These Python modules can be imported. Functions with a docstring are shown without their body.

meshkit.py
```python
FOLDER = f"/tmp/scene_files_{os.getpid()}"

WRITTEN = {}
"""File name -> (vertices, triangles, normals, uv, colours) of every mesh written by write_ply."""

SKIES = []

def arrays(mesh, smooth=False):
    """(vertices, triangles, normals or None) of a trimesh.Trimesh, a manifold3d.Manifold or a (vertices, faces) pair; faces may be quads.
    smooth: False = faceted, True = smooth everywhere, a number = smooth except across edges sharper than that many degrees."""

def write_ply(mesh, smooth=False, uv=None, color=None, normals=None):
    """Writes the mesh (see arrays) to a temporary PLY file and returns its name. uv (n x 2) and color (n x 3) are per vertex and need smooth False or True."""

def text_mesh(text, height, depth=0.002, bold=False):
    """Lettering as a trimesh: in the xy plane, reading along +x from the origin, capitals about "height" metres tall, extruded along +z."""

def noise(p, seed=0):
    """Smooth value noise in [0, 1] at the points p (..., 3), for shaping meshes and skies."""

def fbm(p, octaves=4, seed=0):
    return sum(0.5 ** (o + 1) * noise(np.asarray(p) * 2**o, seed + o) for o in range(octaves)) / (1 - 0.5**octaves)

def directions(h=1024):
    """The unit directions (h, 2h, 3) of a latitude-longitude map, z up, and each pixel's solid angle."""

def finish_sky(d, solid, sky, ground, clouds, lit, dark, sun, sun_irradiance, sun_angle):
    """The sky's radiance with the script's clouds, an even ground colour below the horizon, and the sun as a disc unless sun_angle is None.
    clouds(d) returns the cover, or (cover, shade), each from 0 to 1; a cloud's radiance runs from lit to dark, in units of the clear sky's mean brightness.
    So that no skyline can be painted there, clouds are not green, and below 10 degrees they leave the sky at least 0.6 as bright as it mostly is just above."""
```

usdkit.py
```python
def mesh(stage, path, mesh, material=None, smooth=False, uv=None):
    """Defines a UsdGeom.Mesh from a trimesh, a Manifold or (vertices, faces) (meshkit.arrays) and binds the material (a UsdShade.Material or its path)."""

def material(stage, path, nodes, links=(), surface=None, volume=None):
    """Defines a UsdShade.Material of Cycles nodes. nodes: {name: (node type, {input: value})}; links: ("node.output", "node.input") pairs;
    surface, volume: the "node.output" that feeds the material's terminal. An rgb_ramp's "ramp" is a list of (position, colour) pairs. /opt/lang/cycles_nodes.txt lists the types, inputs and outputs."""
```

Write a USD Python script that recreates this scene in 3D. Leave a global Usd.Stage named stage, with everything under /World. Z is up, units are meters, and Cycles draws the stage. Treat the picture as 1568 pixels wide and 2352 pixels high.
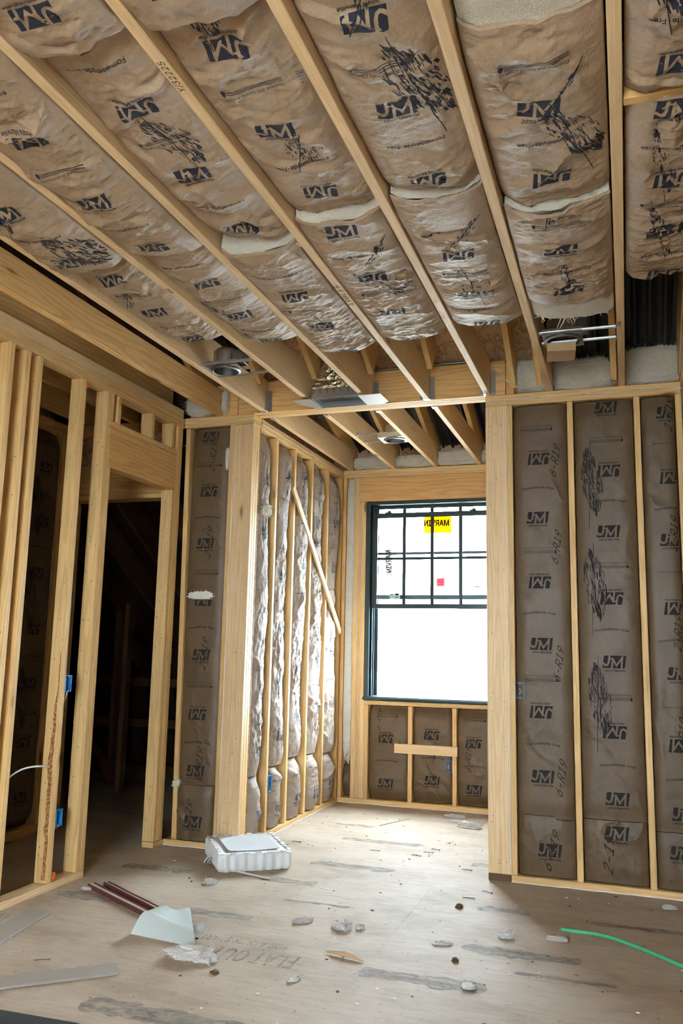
import math, random
import numpy as np, trimesh, usdkit, meshkit
from shapely.geometry import LineString, Polygon, box as sbox, Point
from shapely import affinity
from shapely.ops import unary_union
from pxr import Usd, UsdGeom, UsdLux, UsdShade, Gf, Sdf, Vt

stage = Usd.Stage.CreateInMemory()
UsdGeom.SetStageUpAxis(stage, 'Z'); UsdGeom.SetStageMetersPerUnit(stage, 1.0)
UsdGeom.Xform.Define(stage, '/World'); UsdGeom.Scope.Define(stage, '/World/Looks')
W_PX, H_PX = 1568, 2352

# ---------------------------------------------------------------- camera
YAW, PITCH, ROLL = 0.3285, 0.1607, 0.0213
CAM = Gf.Vec3d(0.8466, -5.4109, 1.3792)
F_PX = 1920.9
fwd = np.array([-math.sin(YAW) * math.cos(PITCH), math.cos(YAW) * math.cos(PITCH), math.sin(PITCH)])
rgt = np.array([math.cos(YAW), math.sin(YAW), 0.0]); upv = np.cross(rgt, fwd)
R2 = rgt * math.cos(ROLL) + upv * math.sin(ROLL); U2 = -rgt * math.sin(ROLL) + upv * math.cos(ROLL)
cam = UsdGeom.Camera.Define(stage, '/World/camera')
M = Gf.Matrix4d(*R2, 0, *U2, 0, *(-fwd), 0, *CAM, 1)
cam.AddTransformOp().Set(M)
cam.CreateHorizontalApertureAttr(24.0); cam.CreateVerticalApertureAttr(24.0 * H_PX / W_PX)
cam.CreateFocalLengthAttr(F_PX / W_PX * 24.0)
cam.CreateClippingRangeAttr((0.05, 500.0))
cam.CreateExposureAttr(0.54)
# ---------------------------------------------------------------- overcast sky (one even white sky all round)
sky = UsdLux.DomeLight.Define(stage, '/World/sky')
sky.CreateColorAttr((0.76, 0.89, 1.0)); sky.CreateIntensityAttr(14.0)

H = 3.06            # underside of the ceiling joists
YB = 2.07           # window wall of the alcove
XL, XA, XR = -2.26, -1.69, 1.25
YE = -7.6           # wall behind the camera
rng = random.Random(5)

# ---------------------------------------------------------------- materials
def mat(name, nodes, links, surface='p.BSDF'):
    return usdkit.material(stage, '/World/Looks/' + name, nodes, links, surface=surface)

def plain(name, col, rough=0.5, metal=0.0, **kw):
    return mat(name, {'p': ('principled_bsdf', {'base_color': col, 'roughness': rough, 'metallic': metal, **kw})}, [])

def wood(name, light, dark, ring=75.0, knots=True, tone=(0.86, 1.1), rough=0.55):
    """grain along local x; rings round an axis below the board; object_info.random moves every board to another log"""
    n = {
        'tc': ('texture_coordinate', {}), 'oi': ('object_info', {}),
        'off': ('combine_xyz', {}), 'r7': ('math', {'math_type': 'multiply', 'value2': 37.0}), 'r3': ('math', {'math_type': 'multiply', 'value2': 91.0}),
        'add': ('mix_color', {'blend_type': 'add', 'fac': 1.0, 'use_clamp': False}),
        # ring field
        'm1': ('mapping', {'scale': (0.8, 5.0, 5.0)}), 'nz': ('noise_texture', {'scale': 1.0, 'detail': 3.0, 'roughness': 0.55}),
        'sx': ('separate_xyz', {}), 'yy': ('math', {'math_type': 'multiply', 'value2': 1.0}), 'y2': ('math', {'math_type': 'multiply'}), 'zo': ('math', {'math_type': 'add', 'value2': 0.055}), 'z2': ('math', {'math_type': 'multiply'}),
        'rr': ('math', {'math_type': 'add'}), 'rad': ('math', {'math_type': 'sqrt'}),
        'ra': ('math', {'math_type': 'multiply', 'value2': ring * 5.6}), 'nm': ('math', {'math_type': 'multiply_add', 'value2': 44.0}),
        'sn': ('math', {'math_type': 'sine'}), 'rg': ('rgb_ramp', {'ramp': [(0.0, (0, 0, 0)), (0.62, (0.25, 0.25, 0.25)), (0.93, (1, 1, 1)), (1.0, (0.8, 0.8, 0.8))]}), 'sn2': ('math', {'math_type': 'multiply_add', 'value2': 0.5, 'value3': 0.5}),
        # fibres
        'm2': ('mapping', {'scale': (3.0, 190.0, 190.0)}), 'nf': ('noise_texture', {'scale': 1.0, 'detail': 3.0, 'roughness': 0.6}),
        'm3': ('mapping', {'scale': (1.1, 2.6, 2.6)}), 'nb': ('noise_texture', {'scale': 1.0, 'detail': 3.0}),
        'c1': ('mix', {'mix_type': 'mix', 'color1': light, 'color2': dark}), 'f1': ('math', {'math_type': 'multiply', 'value2': 0.42}),
        'fr': ('rgb_ramp', {'ramp': [(0.3, (0.84, 0.84, 0.84)), (0.7, (1.07, 1.07, 1.07))]}), 'c2': ('mix', {'mix_type': 'multiply', 'fac': 1.0}),
        'br': ('rgb_ramp', {'ramp': [(0.25, (0.86, 0.84, 0.80)), (0.75, (1.08, 1.06, 1.04))]}), 'c3': ('mix', {'mix_type': 'multiply', 'fac': 1.0}),
        'tr': ('rgb_ramp', {'ramp': [(0.0, (tone[0], tone[0] * 0.97, tone[0] * 0.93)), (1.0, (tone[1],) * 3)]}), 'c4': ('mix', {'mix_type': 'multiply', 'fac': 1.0}),
        'bp': ('bump', {'strength': 0.25, 'distance': 0.002}),
        'p': ('principled_bsdf', {'roughness': rough, 'specular_ior_level': 0.35}),
    }
    l = [('oi.random', 'r7.value1'), ('oi.random', 'r3.value1'), ('r7.value', 'off.x'),
         ('tc.object', 'add.a'), ('off.vector', 'add.b'),
         ('add.result', 'm1.vector'), ('m1.vector', 'nz.vector'), ('tc.object', 'sx.vector'),
         ('sx.y', 'yy.value1'), ('yy.value', 'y2.value1'), ('yy.value', 'y2.value2'), ('sx.z', 'zo.value1'), ('zo.value', 'z2.value1'), ('zo.value', 'z2.value2'),
         ('y2.value', 'rr.value1'), ('z2.value', 'rr.value2'), ('rr.value', 'rad.value1'), ('rad.value', 'ra.value1'), ('nz.fac', 'nm.value1'), ('ra.value', 'nm.value3'),
         ('nm.value', 'sn.value1'), ('sn.value', 'sn2.value1'), ('sn2.value', 'rg.fac'),
         ('add.result', 'm2.vector'), ('m2.vector', 'nf.vector'), ('add.result', 'm3.vector'), ('m3.vector', 'nb.vector'),
         ('rg.color', 'f1.value1'), ('f1.value', 'c1.fac'), ('nf.fac', 'fr.fac'), ('c1.color', 'c2.color1'), ('fr.color', 'c2.color2'),
         ('nb.fac', 'br.fac'), ('c2.color', 'c3.color1'), ('br.color', 'c3.color2'), ('oi.random', 'tr.fac'), ('c3.color', 'c4.color1'), ('tr.color', 'c4.color2'),
         ('nf.fac', 'bp.height'), ('bp.normal', 'p.normal')]
    last = 'c4.color'
    if knots:
        n.update({'km': ('mapping', {'scale': (2.3, 9.0, 9.0)}), 'kv': ('voronoi_texture', {'scale': 1.0, 'randomness': 1.0}),
                  'kr': ('rgb_ramp', {'ramp': [(0.0, (1, 1, 1)), (0.09, (0.85, 0.85, 0.85)), (0.14, (0.25, 0.25, 0.25)), (0.24, (0, 0, 0))]}),
                  'ks': ('separate_color', {}), 'kg': ('math', {'math_type': 'greater_than', 'value2': 0.62}), 'kf': ('math', {'math_type': 'multiply'}),
                  'kc': ('mix', {'mix_type': 'mix', 'color2': (0.20, 0.085, 0.03)})})
        l += [('add.result', 'km.vector'), ('km.vector', 'kv.vector'), ('kv.distance', 'kr.fac'), ('kv.color', 'ks.color'), ('ks.r', 'kg.value1'),
              ('kr.color', 'kf.value1'), ('kg.value', 'kf.value2'), ('kf.value', 'kc.fac'), ('c4.color', 'kc.color1')]
        last = 'kc.color'
    return mat(name, n, l + [(last, 'p.base_color')])

PINE = wood('pine', (0.84, 0.58, 0.26), (0.60, 0.35, 0.12))
SPRUCE = wood('spruce', (0.88, 0.66, 0.39), (0.66, 0.43, 0.19), ring=95.0)
FIR = wood('fir', (0.82, 0.52, 0.21), (0.52, 0.25, 0.07), ring=40.0, knots=True, tone=(0.92, 1.06))
SHADE_BOARD = plain('eave_shade_board', (0.055, 0.030, 0.015), .9)  # eave deck and panels, the gloom of that space put into their colour
DARK_SHADE_WOOD = wood('dark_and_shaded_wood', (0.16, 0.085, 0.035), (0.10, 0.05, 0.02))  # dark wood of chips and plate; on the eave framing, shade put into colour

def osb(name, cols):
    return mat(name, {'tc': ('geometry', {}), 'm': ('mapping', {'scale': (1, 1, 1)}), 'v': ('voronoi_texture', {'scale': 26.0, 'randomness': 1.0}), 'n0': ('noise_texture', {'scale': 9.0, 'detail': 2.0}),
        'mx': ('mix', {'mix_type': 'linear_light', 'fac': 0.16}), 'sc': ('separate_color', {}), 'r': ('rgb_ramp', {'ramp': cols}), 'n1': ('noise_texture', {'scale': 60.0, 'detail': 4.0}),
        'r2': ('rgb_ramp', {'ramp': [(0.3, (0.75, 0.75, 0.75)), (0.7, (1.1, 1.1, 1.1))]}), 'mm': ('mix', {'mix_type': 'multiply', 'fac': 1.0}), 'b': ('bump', {'strength': 0.35, 'distance': 0.003}),
        'p': ('principled_bsdf', {'roughness': 0.65})},
        [('tc.position', 'm.vector'), ('m.vector', 'mx.color1'), ('n0.color', 'mx.color2'), ('tc.position', 'n0.vector'), ('mx.color', 'v.vector'), ('v.color', 'sc.color'), ('sc.r', 'r.fac'),
         ('tc.position', 'n1.vector'), ('n1.fac', 'r2.fac'), ('r.color', 'mm.color1'), ('r2.color', 'mm.color2'), ('mm.color', 'p.base_color'), ('sc.g', 'b.height'), ('b.normal', 'p.normal')])
OSB = osb('osb', [(0.0, (0.42, 0.25, 0.13)), (0.5, (0.58, 0.38, 0.22)), (1.0, (0.68, 0.48, 0.30))])

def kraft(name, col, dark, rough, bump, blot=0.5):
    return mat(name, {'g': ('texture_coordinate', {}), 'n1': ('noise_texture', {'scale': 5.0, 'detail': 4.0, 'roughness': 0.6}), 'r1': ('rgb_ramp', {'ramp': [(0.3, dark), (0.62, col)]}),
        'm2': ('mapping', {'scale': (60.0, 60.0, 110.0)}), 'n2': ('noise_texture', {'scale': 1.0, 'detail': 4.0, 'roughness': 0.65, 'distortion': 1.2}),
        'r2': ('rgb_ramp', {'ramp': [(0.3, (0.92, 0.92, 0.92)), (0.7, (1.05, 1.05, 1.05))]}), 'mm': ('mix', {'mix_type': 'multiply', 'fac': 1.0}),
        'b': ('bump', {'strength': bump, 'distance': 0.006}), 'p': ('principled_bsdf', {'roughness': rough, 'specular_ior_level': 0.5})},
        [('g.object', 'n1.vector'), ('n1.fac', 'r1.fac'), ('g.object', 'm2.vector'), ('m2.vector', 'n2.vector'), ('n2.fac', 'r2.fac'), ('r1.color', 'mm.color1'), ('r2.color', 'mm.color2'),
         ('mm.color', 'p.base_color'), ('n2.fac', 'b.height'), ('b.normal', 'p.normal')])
KRAFT = kraft('kraft_paper', (0.40, 0.285, 0.185), (0.32, 0.22, 0.135), 0.47, 0.6)
KRAFT_D = kraft('dark_kraft_paper', (0.138, 0.088, 0.043), (0.104, 0.064, 0.029), 0.50, 0.12)  # darker kraft tone, used on the wall batts
KRAFT_M = kraft('creased_kraft_paper', (0.37, 0.305, 0.25), (0.31, 0.245, 0.19), 0.62, 0.4)

FLUFF = mat('fiberglass', {'g': ('geometry', {}), 'n1': ('noise_texture', {'scale': 14.0, 'detail': 5.0, 'roughness': 0.7, 'distortion': 0.8}), 'r': ('rgb_ramp', {'ramp': [(0.3, (0.85, 0.81, 0.66)), (0.6, (0.94, 0.92, 0.83))]}),
        'n2': ('noise_texture', {'scale': 90.0, 'detail': 4.0, 'distortion': 2.0}), 'b': ('bump', {'strength': 0.7, 'distance': 0.012}), 'p': ('principled_bsdf', {'roughness': 0.95, 'specular_ior_level': 0.1, 'sheen_weight': 0.3})},
        [('g.position', 'n1.vector'), ('n1.fac', 'r.fac'), ('r.color', 'p.base_color'), ('g.position', 'n2.vector'), ('n2.fac', 'b.height'), ('b.normal', 'p.normal')])
INK = plain('navy_ink', (0.030, 0.033, 0.048), 0.8, specular_ior_level=0.15)
INK_D = plain('black_ink', (0.030, 0.026, 0.024), 0.8, specular_ior_level=0.15)
INK_F = plain('faded_ink', (0.075, 0.085, 0.105), 0.55)
INK_M = mat('worn_ink', {'g': ('geometry', {}), 'n': ('noise_texture', {'scale': 55.0, 'detail': 4.0, 'roughness': 0.7}), 'r': ('rgb_ramp', {'ramp': [(0.46, (0, 0, 0)), (0.54, (1, 1, 1))]}),
        'p': ('principled_bsdf', {'base_color': (0.025, 0.028, 0.055), 'roughness': 0.8, 'specular_ior_level': 0.15}), 't': ('transparent_bsdf', {'color': (1, 1, 1)}), 'mc': ('mix_closure', {})},
        [('g.position', 'n.vector'), ('n.fac', 'r.fac'), ('r.color', 'mc.fac'), ('t.BSDF', 'mc.closure1'), ('p.BSDF', 'mc.closure2')], 'mc.closure')
FLOOR_INK = mat('worn_floor_print', {'g': ('geometry', {}), 'm': ('mapping', {'scale': (14.0, 22.0, 1.0)}), 'n': ('noise_texture', {'scale': 1.0, 'detail': 6.0, 'roughness': 0.75}), 'r': ('rgb_ramp', {'ramp': [(0.38, (0.0, 0.0, 0.0)), (0.66, (0.52, 0.52, 0.52))]}),
        'p': ('principled_bsdf', {'base_color': (0.11, 0.155, 0.19), 'roughness': 0.8, 'specular_ior_level': 0.15}), 't': ('transparent_bsdf', {'color': (1, 1, 1)}), 'mc': ('mix_closure', {})},
        [('g.position', 'm.vector'), ('m.vector', 'n.vector'), ('n.fac', 'r.fac'), ('r.color', 'mc.fac'), ('t.BSDF', 'mc.closure1'), ('p.BSDF', 'mc.closure2')], 'mc.closure')
SUBFLOOR = mat('subfloor_panel', {'g': ('geometry', {}), 'm1': ('mapping', {'scale': (1.6, 2.6, 1)}), 'n1': ('noise_texture', {'scale': 1.0, 'detail': 6.0, 'roughness': 0.62}), 'r1': ('rgb_ramp', {'ramp': [(0.3, (0.36, 0.28, 0.195)), (0.5, (0.48, 0.395, 0.295)), (0.72, (0.56, 0.48, 0.38))]}),
        'm2': ('mapping', {'scale': (7.0, 40.0, 1)}), 'n2': ('noise_texture', {'scale': 1.0, 'detail': 5.0, 'roughness': 0.65}), 'r2': ('rgb_ramp', {'ramp': [(0.28, (0.86, 0.86, 0.87)), (0.6, (1.04, 1.04, 1.04))]}), 'mm': ('mix', {'mix_type': 'multiply', 'fac': 1.0}),
        'n3': ('noise_texture', {'scale': 38.0, 'detail': 3.0}), 'r3': ('rgb_ramp', {'ramp': [(0.24, (0.50, 0.47, 0.45)), (0.36, (1, 1, 1))]}), 'm4': ('mix', {'mix_type': 'multiply', 'fac': 1.0}),
        'b': ('bump', {'strength': 0.12, 'distance': 0.002}), 'p': ('principled_bsdf', {'roughness': 0.72, 'specular_ior_level': 0.35})},
        [('g.position', 'm1.vector'), ('m1.vector', 'n1.vector'), ('n1.fac', 'r1.fac'), ('g.position', 'm2.vector'), ('m2.vector', 'n2.vector'), ('n2.fac', 'r2.fac'), ('r1.color', 'mm.color1'), ('r2.color', 'mm.color2'),
         ('g.position', 'n3.vector'), ('n3.fac', 'r3.fac'), ('mm.color', 'm4.color1'), ('r3.color', 'm4.color2'), ('m4.color', 'p.base_color'), ('n2.fac', 'b.height'), ('b.normal', 'p.normal')])
CAULK = plain('white_caulk', (0.85, 0.84, 0.78), 0.5)
STEEL = plain('galvanised_steel', (0.62, 0.64, 0.66), 0.32, 1.0)
STEEL_D = plain('dark_steel', (0.25, 0.27, 0.28), 0.45, 1.0)
BLUE = plain('blue_box_plastic', (0.02, 0.22, 0.55), 0.4)
DARKBLUE = plain('shadow_blue_plastic', (0.01, 0.06, 0.14), 0.4)
BLACK = plain('black_plastic', (0.012, 0.012, 0.014), 0.5)
BAFFLE = plain('dark_baffle', (0.022, 0.021, 0.021), 0.45)
FRAME = plain('glare_tinted_frame', (0.016, 0.042, 0.050), 0.30)  # black frame with the bluish window glare put into its colour
WHITE = plain('white_plastic', (0.82, 0.83, 0.84), 0.4)
FOIL = mat('crinkled_foil', {'g': ('geometry', {}), 'n': ('noise_texture', {'scale': 45.0, 'detail': 4.0, 'distortion': 1.0}), 'b': ('bump', {'strength': 0.8, 'distance': 0.01}), 'p': ('principled_bsdf', {'base_color': (0.72, 0.66, 0.52), 'metallic': 1.0, 'roughness': 0.16})},
        [('g.position', 'n.vector'), ('n.fac', 'b.height'), ('b.normal', 'p.normal')])
GLASS = mat('window_glass', {'f': ('fresnel', {'IOR': 1.45}), 't': ('transparent_bsdf', {'color': (0.97, 0.985, 0.98)}), 'g': ('glossy_bsdf', {'color': (1, 1, 1), 'roughness': 0.01}), 'mc': ('mix_closure', {})},
        [('f.fac', 'mc.fac'), ('t.BSDF', 'mc.closure1'), ('g.BSDF', 'mc.closure2')], 'mc.closure')
def film(name, col, tr):
    return mat(name, {'d': ('diffuse_bsdf', {'color': col}), 't': ('translucent_bsdf', {'color': col}), 'x': ('transparent_bsdf', {'color': tr}), 'a': ('add_closure', {}), 'mc': ('mix_closure', {'fac': 0.5})},
        [('d.BSDF', 'a.closure1'), ('t.BSDF', 'a.closure2'), ('t.BSDF', 'mc.closure1'), ('x.BSDF', 'mc.closure2')], 'mc.closure')
YELLOW = film('yellow_label_film', (0.85, 0.42, 0.0), (0.30, 0.13, 0.0))
REDF = film('red_label_film', (0.75, 0.08, 0.10), (0.28, 0.06, 0.07))
PALEF = film('pale_label_film', (0.55, 0.58, 0.52), (0.30, 0.32, 0.28))
GREYTXT = film('grey_print', (0.05, 0.05, 0.04), (0.02, 0.02, 0.01))

# ---------------------------------------------------------------- scene helpers
_used = {}
def path(parent, name):
    base = str(parent.GetPath()) if parent is not None else '/World'
    k = (base, name); i = _used.get(k, 0); _used[k] = i + 1
    return f'{base}/{name}' + (f'_{i:03d}' if i else '')

def tag(o, label=None, cat=None, group=None, kind=None):
    for k, v in (('label', label), ('category', cat), ('group', group), ('kind', kind)):
        if v: o.SetCustomDataByKey(k, v)
    return o

def thing(name, label=None, cat=None, loc=(0, 0, 0), rz=0.0, group=None, kind=None, parent=None):
    x = UsdGeom.Xform.Define(stage, path(parent, name))
    if any(loc): x.AddTranslateOp().Set(Gf.Vec3d(*loc))
    if rz: x.AddRotateZOp().Set(math.degrees(rz))
    return tag(x.GetPrim(), label, cat, group, kind)

def obj(parent, name, mesh, m, smooth=False, xf=None, label=None, kind=None):
    o = usdkit.mesh(stage, path(parent, name), mesh, m, smooth=smooth)
    if xf is not None: o.AddTransformOp().Set(xf)
    return tag(o.GetPrim(), label=label, kind=kind)

_hull = {}
def cbox(lx, ly, lz, c=0.0025):
    """box centred on 0 with chamfered edges"""
    hx, hy, hz = lx / 2, ly / 2, lz / 2; c = min(c, hx * .4, hy * .4, hz * .4)
    v = []
    for sx in (-1, 1):
        for sy in (-1, 1):
            for sz in (-1, 1):
                v += [(sx * (hx - c), sy * (hy - c), sz * hz), (sx * (hx - c), sy * hy, sz * (hz - c)), (sx * hx, sy * (hy - c), sz * (hz - c))]
    v = np.array(v)
    if 'f' not in _hull:
        q = []
        for sx in (-1, 1):
            for sy in (-1, 1):
                for sz in (-1, 1): q += [(sx * .8, sy * .8, sz), (sx * .8, sy, sz * .8), (sx, sy * .8, sz * .8)]
        q = np.array(q); h = trimesh.convex.convex_hull(q)
        idx = [int(np.argmin(((q - p) ** 2).sum(1))) for p in h.vertices]
        _hull['f'] = np.array(idx)[h.faces]
    return trimesh.Trimesh(v, _hull['f'], process=False)

def frame_matrix(c, X, Y, Z):
    return Gf.Matrix4d(*map(float, X), 0, *map(float, Y), 0, *map(float, Z), 0, *map(float, c), 1)

AX = {'x': (np.array([1., 0, 0]), np.array([0, 1., 0]), np.array([0, 0, 1.])), 'y': (np.array([0, 1., 0]), np.array([-1., 0, 0]), np.array([0, 0, 1.])), 'z': (np.array([0, 0, 1.]), np.array([1., 0, 0]), np.array([0, 1., 0]))}
def bx(parent, name, x0, x1, y0, y1, z0, z1, axis='z', m=None, c=0.0025, label=None, tilt=0.0, kind=None):
    """a board filling the box, its grain along axis"""
    X, Y, Z = AX[axis]; e = np.array([x1 - x0, y1 - y0, z1 - z0]); ctr = ((x0 + x1) / 2, (y0 + y1) / 2, (z0 + z1) / 2)
    d = [abs(float(e @ np.abs(k))) for k in (X, Y, Z)]
    if tilt:
        a = tilt; Y2 = Y * math.cos(a) + X * math.sin(a); X2 = X * math.cos(a) - Y * math.sin(a); X, Y = X2, Y2
    return obj(parent, name, cbox(*d, c), m or PINE, xf=frame_matrix(ctr, X, Y, Z), label=label, kind=kind)

def beam(parent, name, p0, p1, w, d, up=(0, 0, 1), m=None, c=0.0025, label=None):
    p0, p1 = np.array(p0, float), np.array(p1, float); X = p1 - p0; L = np.linalg.norm(X); X /= L
    Y = np.cross(np.array(up, float), X); Y /= np.linalg.norm(Y); Z = np.cross(X, Y)
    return obj(parent, name, cbox(L, w, d, c), m or PINE, xf=frame_matrix((p0 + p1) / 2, X, Y, Z), label=label)

def aabb(x0, x1, y0, y1, z0, z1, c=0.001):
    b = cbox(x1 - x0, y1 - y0, z1 - z0, c); b.apply_translation(((x0 + x1) / 2, (y0 + y1) / 2, (z0 + z1) / 2)); return b

def tube(pts, r, n=8, smooth_n=0):
    pts = np.array(pts, float)
    if smooth_n:
        t = np.linspace(0, 1, len(pts)); tt = np.linspace(0, 1, smooth_n)
        from scipy.interpolate import CubicSpline
        pts = CubicSpline(t, pts)(tt)
    T = np.gradient(pts, axis=0); T /= np.linalg.norm(T, axis=1)[:, None]
    ref = np.array([0.13, 0.27, 0.95]); ref = ref if abs(T[0] @ ref) < .9 else np.array([1., 0, 0])
    v = []; rr = np.broadcast_to(r, len(pts))
    A = np.cross(T[0], ref); A /= np.linalg.norm(A)
    for p, t, q in zip(pts, T, rr):
        A = A - t * (A @ t); A /= np.linalg.norm(A); B = np.cross(t, A)
        for k in range(n):
            a = 2 * math.pi * k / n; v.append(p + q * (A * math.cos(a) + B * math.sin(a)))
    f = []
    m = len(pts)
    for i in range(m - 1):
        for k in range(n):
            a, b = i * n + k, i * n + (k + 1) % n
            f += [(a, b, b + n), (a, b + n, a + n)]
    v += [pts[0], pts[-1]]; c0, c1 = len(v) - 2, len(v) - 1
    for k in range(n):
        f += [(c0, (k + 1) % n, k), (c1, (m - 1) * n + k, (m - 1) * n + (k + 1) % n)]
    return trimesh.Trimesh(np.array(v), np.array(f), process=False)

def cat_(*ms): return trimesh.util.concatenate(list(ms))
def lathe(prof, n=28):
    prof = np.array(prof, float); v = []; f = []
    for r, z in prof:
        for k in range(n):
            a = 2 * math.pi * k / n; v.append((r * math.cos(a), r * math.sin(a), z))
    for i in range(len(prof) - 1):
        for k in range(n):
            a, b = i * n + k, i * n + (k + 1) % n
            f += [(a, b, b + n), (a, b + n, a + n)]
    return trimesh.Trimesh(np.array(v), np.array(f), process=False)

def blob(size, seed, amp=0.22, freq=3.0, sub=4, power=3.0, fine=0.05, flat=0):
    """a tuft: super-ellipsoid pushed about by noise; base at z=0"""
    s = trimesh.creation.icosphere(sub); p = np.array(s.vertices)
    q = np.sign(p) * np.abs(p) ** (2.0 / power); n = p / np.linalg.norm(p, axis=1)[:, None]
    d = amp * (meshkit.fbm(p * freq + 11.3, 4, seed) - .5) * 2 + fine * (meshkit.noise(p * freq * 5 + 3, seed + 9) - .5) * 2
    q = q + n * d[:, None]; q[:, 2] = np.maximum(q[:, 2], -.35 * flat - 9 * (1 - flat)); q *= np.array(size) / 2
    q[:, 2] -= q[:, 2].min()
    return trimesh.Trimesh(q, s.faces, process=False)

# ---------------------------------------------------------------- printed markings
_txt = {}
def flat_text(text, bold=False):
    """(vertices, faces) of lettering scaled to width 1"""
    if (text, bold) not in _txt:
        t = meshkit.text_mesh(text, 1.0, 0.1, bold); v, f = np.array(t.vertices), np.array(t.faces)
        top = (v[f][:, :, 2] > 0.09).all(1); f = f[top]
        used, inv = np.unique(f, return_inverse=True); v = v[used][:, :2]; f = inv.reshape(-1, 3)
        v = v - v.min(0); v /= v[:, 0].max()
        _txt[text, bold] = (v, f)
    return _txt[text, bold]

def poly_tri(g):
    out = []
    for q in getattr(g, 'geoms', [g]):
        if q.is_empty or q.area < 1e-9: continue
        v, f = trimesh.creation.triangulate_polygon(q, engine='earcut'); out.append((np.array(v), np.array(f)))
    return merge2(out)
def merge2(parts):
    V, F, n = [], [], 0
    for v, f in parts:
        V.append(v); F.append(f + n); n += len(v)
    return np.vstack(V), np.vstack(F)

def make_logo():
    r = Polygon([(0, 0.0), (1, 0.0), (1, .58), (0, .58)]).buffer(-.03).buffer(.03)
    j = LineString([(.25, .70), (.25, .26), (.22, .17), (.15, .13), (.08, .16), (-.05, .26)]).buffer(.046, cap_style=2)
    top = LineString([(.25, .44), (.40, .42)]).buffer(.03, cap_style=2)
    mm = LineString([(.42, -.06), (.42, .41), (.62, .12), (.82, .50), (.86, -.06)]).buffer(.043, cap_style=2, join_style=2, mitre_limit=2)
    g = r.difference(unary_union([j, top, mm]))
    return affinity.affine_transform(g, [1, .16, 0, 1, -.05, 0])
LOGO = poly_tri(make_logo())

def subdivide2(v, f, m):
    v3 = np.column_stack([v, np.zeros(len(v))])
    v3, f = trimesh.remesh.subdivide_to_size(v3, f, m, max_iter=12)
    return v3[:, :2], np.array(f)

def place2(vf, width, cx, cy, rot=0.0, anchor=(.5, .5), arc=0.0):
    v, f = vf; v = v.copy(); hgt = v[:, 1].max(); v = (v - np.array([anchor[0], anchor[1] * hgt])) * width
    if arc: v[:, 1] += arc * (np.cos(v[:, 0] / (width * .5) * math.pi * .8) - .3)
    c, s = math.cos(rot), math.sin(rot)
    return v @ np.array([[c, s], [-s, c]]) + np.array([cx, cy]), f

def prints_row(kind, cx, cy, flip):
    """one printed row of the facing: list of 2-D patches"""
    out = []; R = math.pi if flip else 0.0; d = -1 if flip else 1
    if kind == 'logo':
        out += [place2(LOGO, .130, cx, cy + d * .008, R), place2(flat_text('Johns Manville', True), .122, cx, cy - d * .043, R)]
    elif kind == 'free':
        out += [place2(flat_text('Formaldehyde-Free', True), .20, cx, cy, R, arc=.006)]
    else:
        out += [place2(flat_text('Thermal and Sound Control'), .20, cx, cy + d * .012, R)]
        for k in range(3):
            q = sbox(-.10, -.0012, .085, .0012); v, f = poly_tri(q); v = v + np.array([0, -.006 - .007 * k])
            c, s = math.cos(R), math.sin(R); out.append((v @ np.array([[c, s], [-s, c]]) + np.array([cx, cy]), f))
        fl = Polygon([(.088, -.022), (.100, -.022), (.103, -.012), (.095, .002), (.087, -.012)]); v, f = poly_tri(fl); c, s = math.cos(R), math.sin(R)
        out.append((v @ np.array([[c, s], [-s, c]]) + np.array([cx, cy]), f))
    return out

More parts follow.
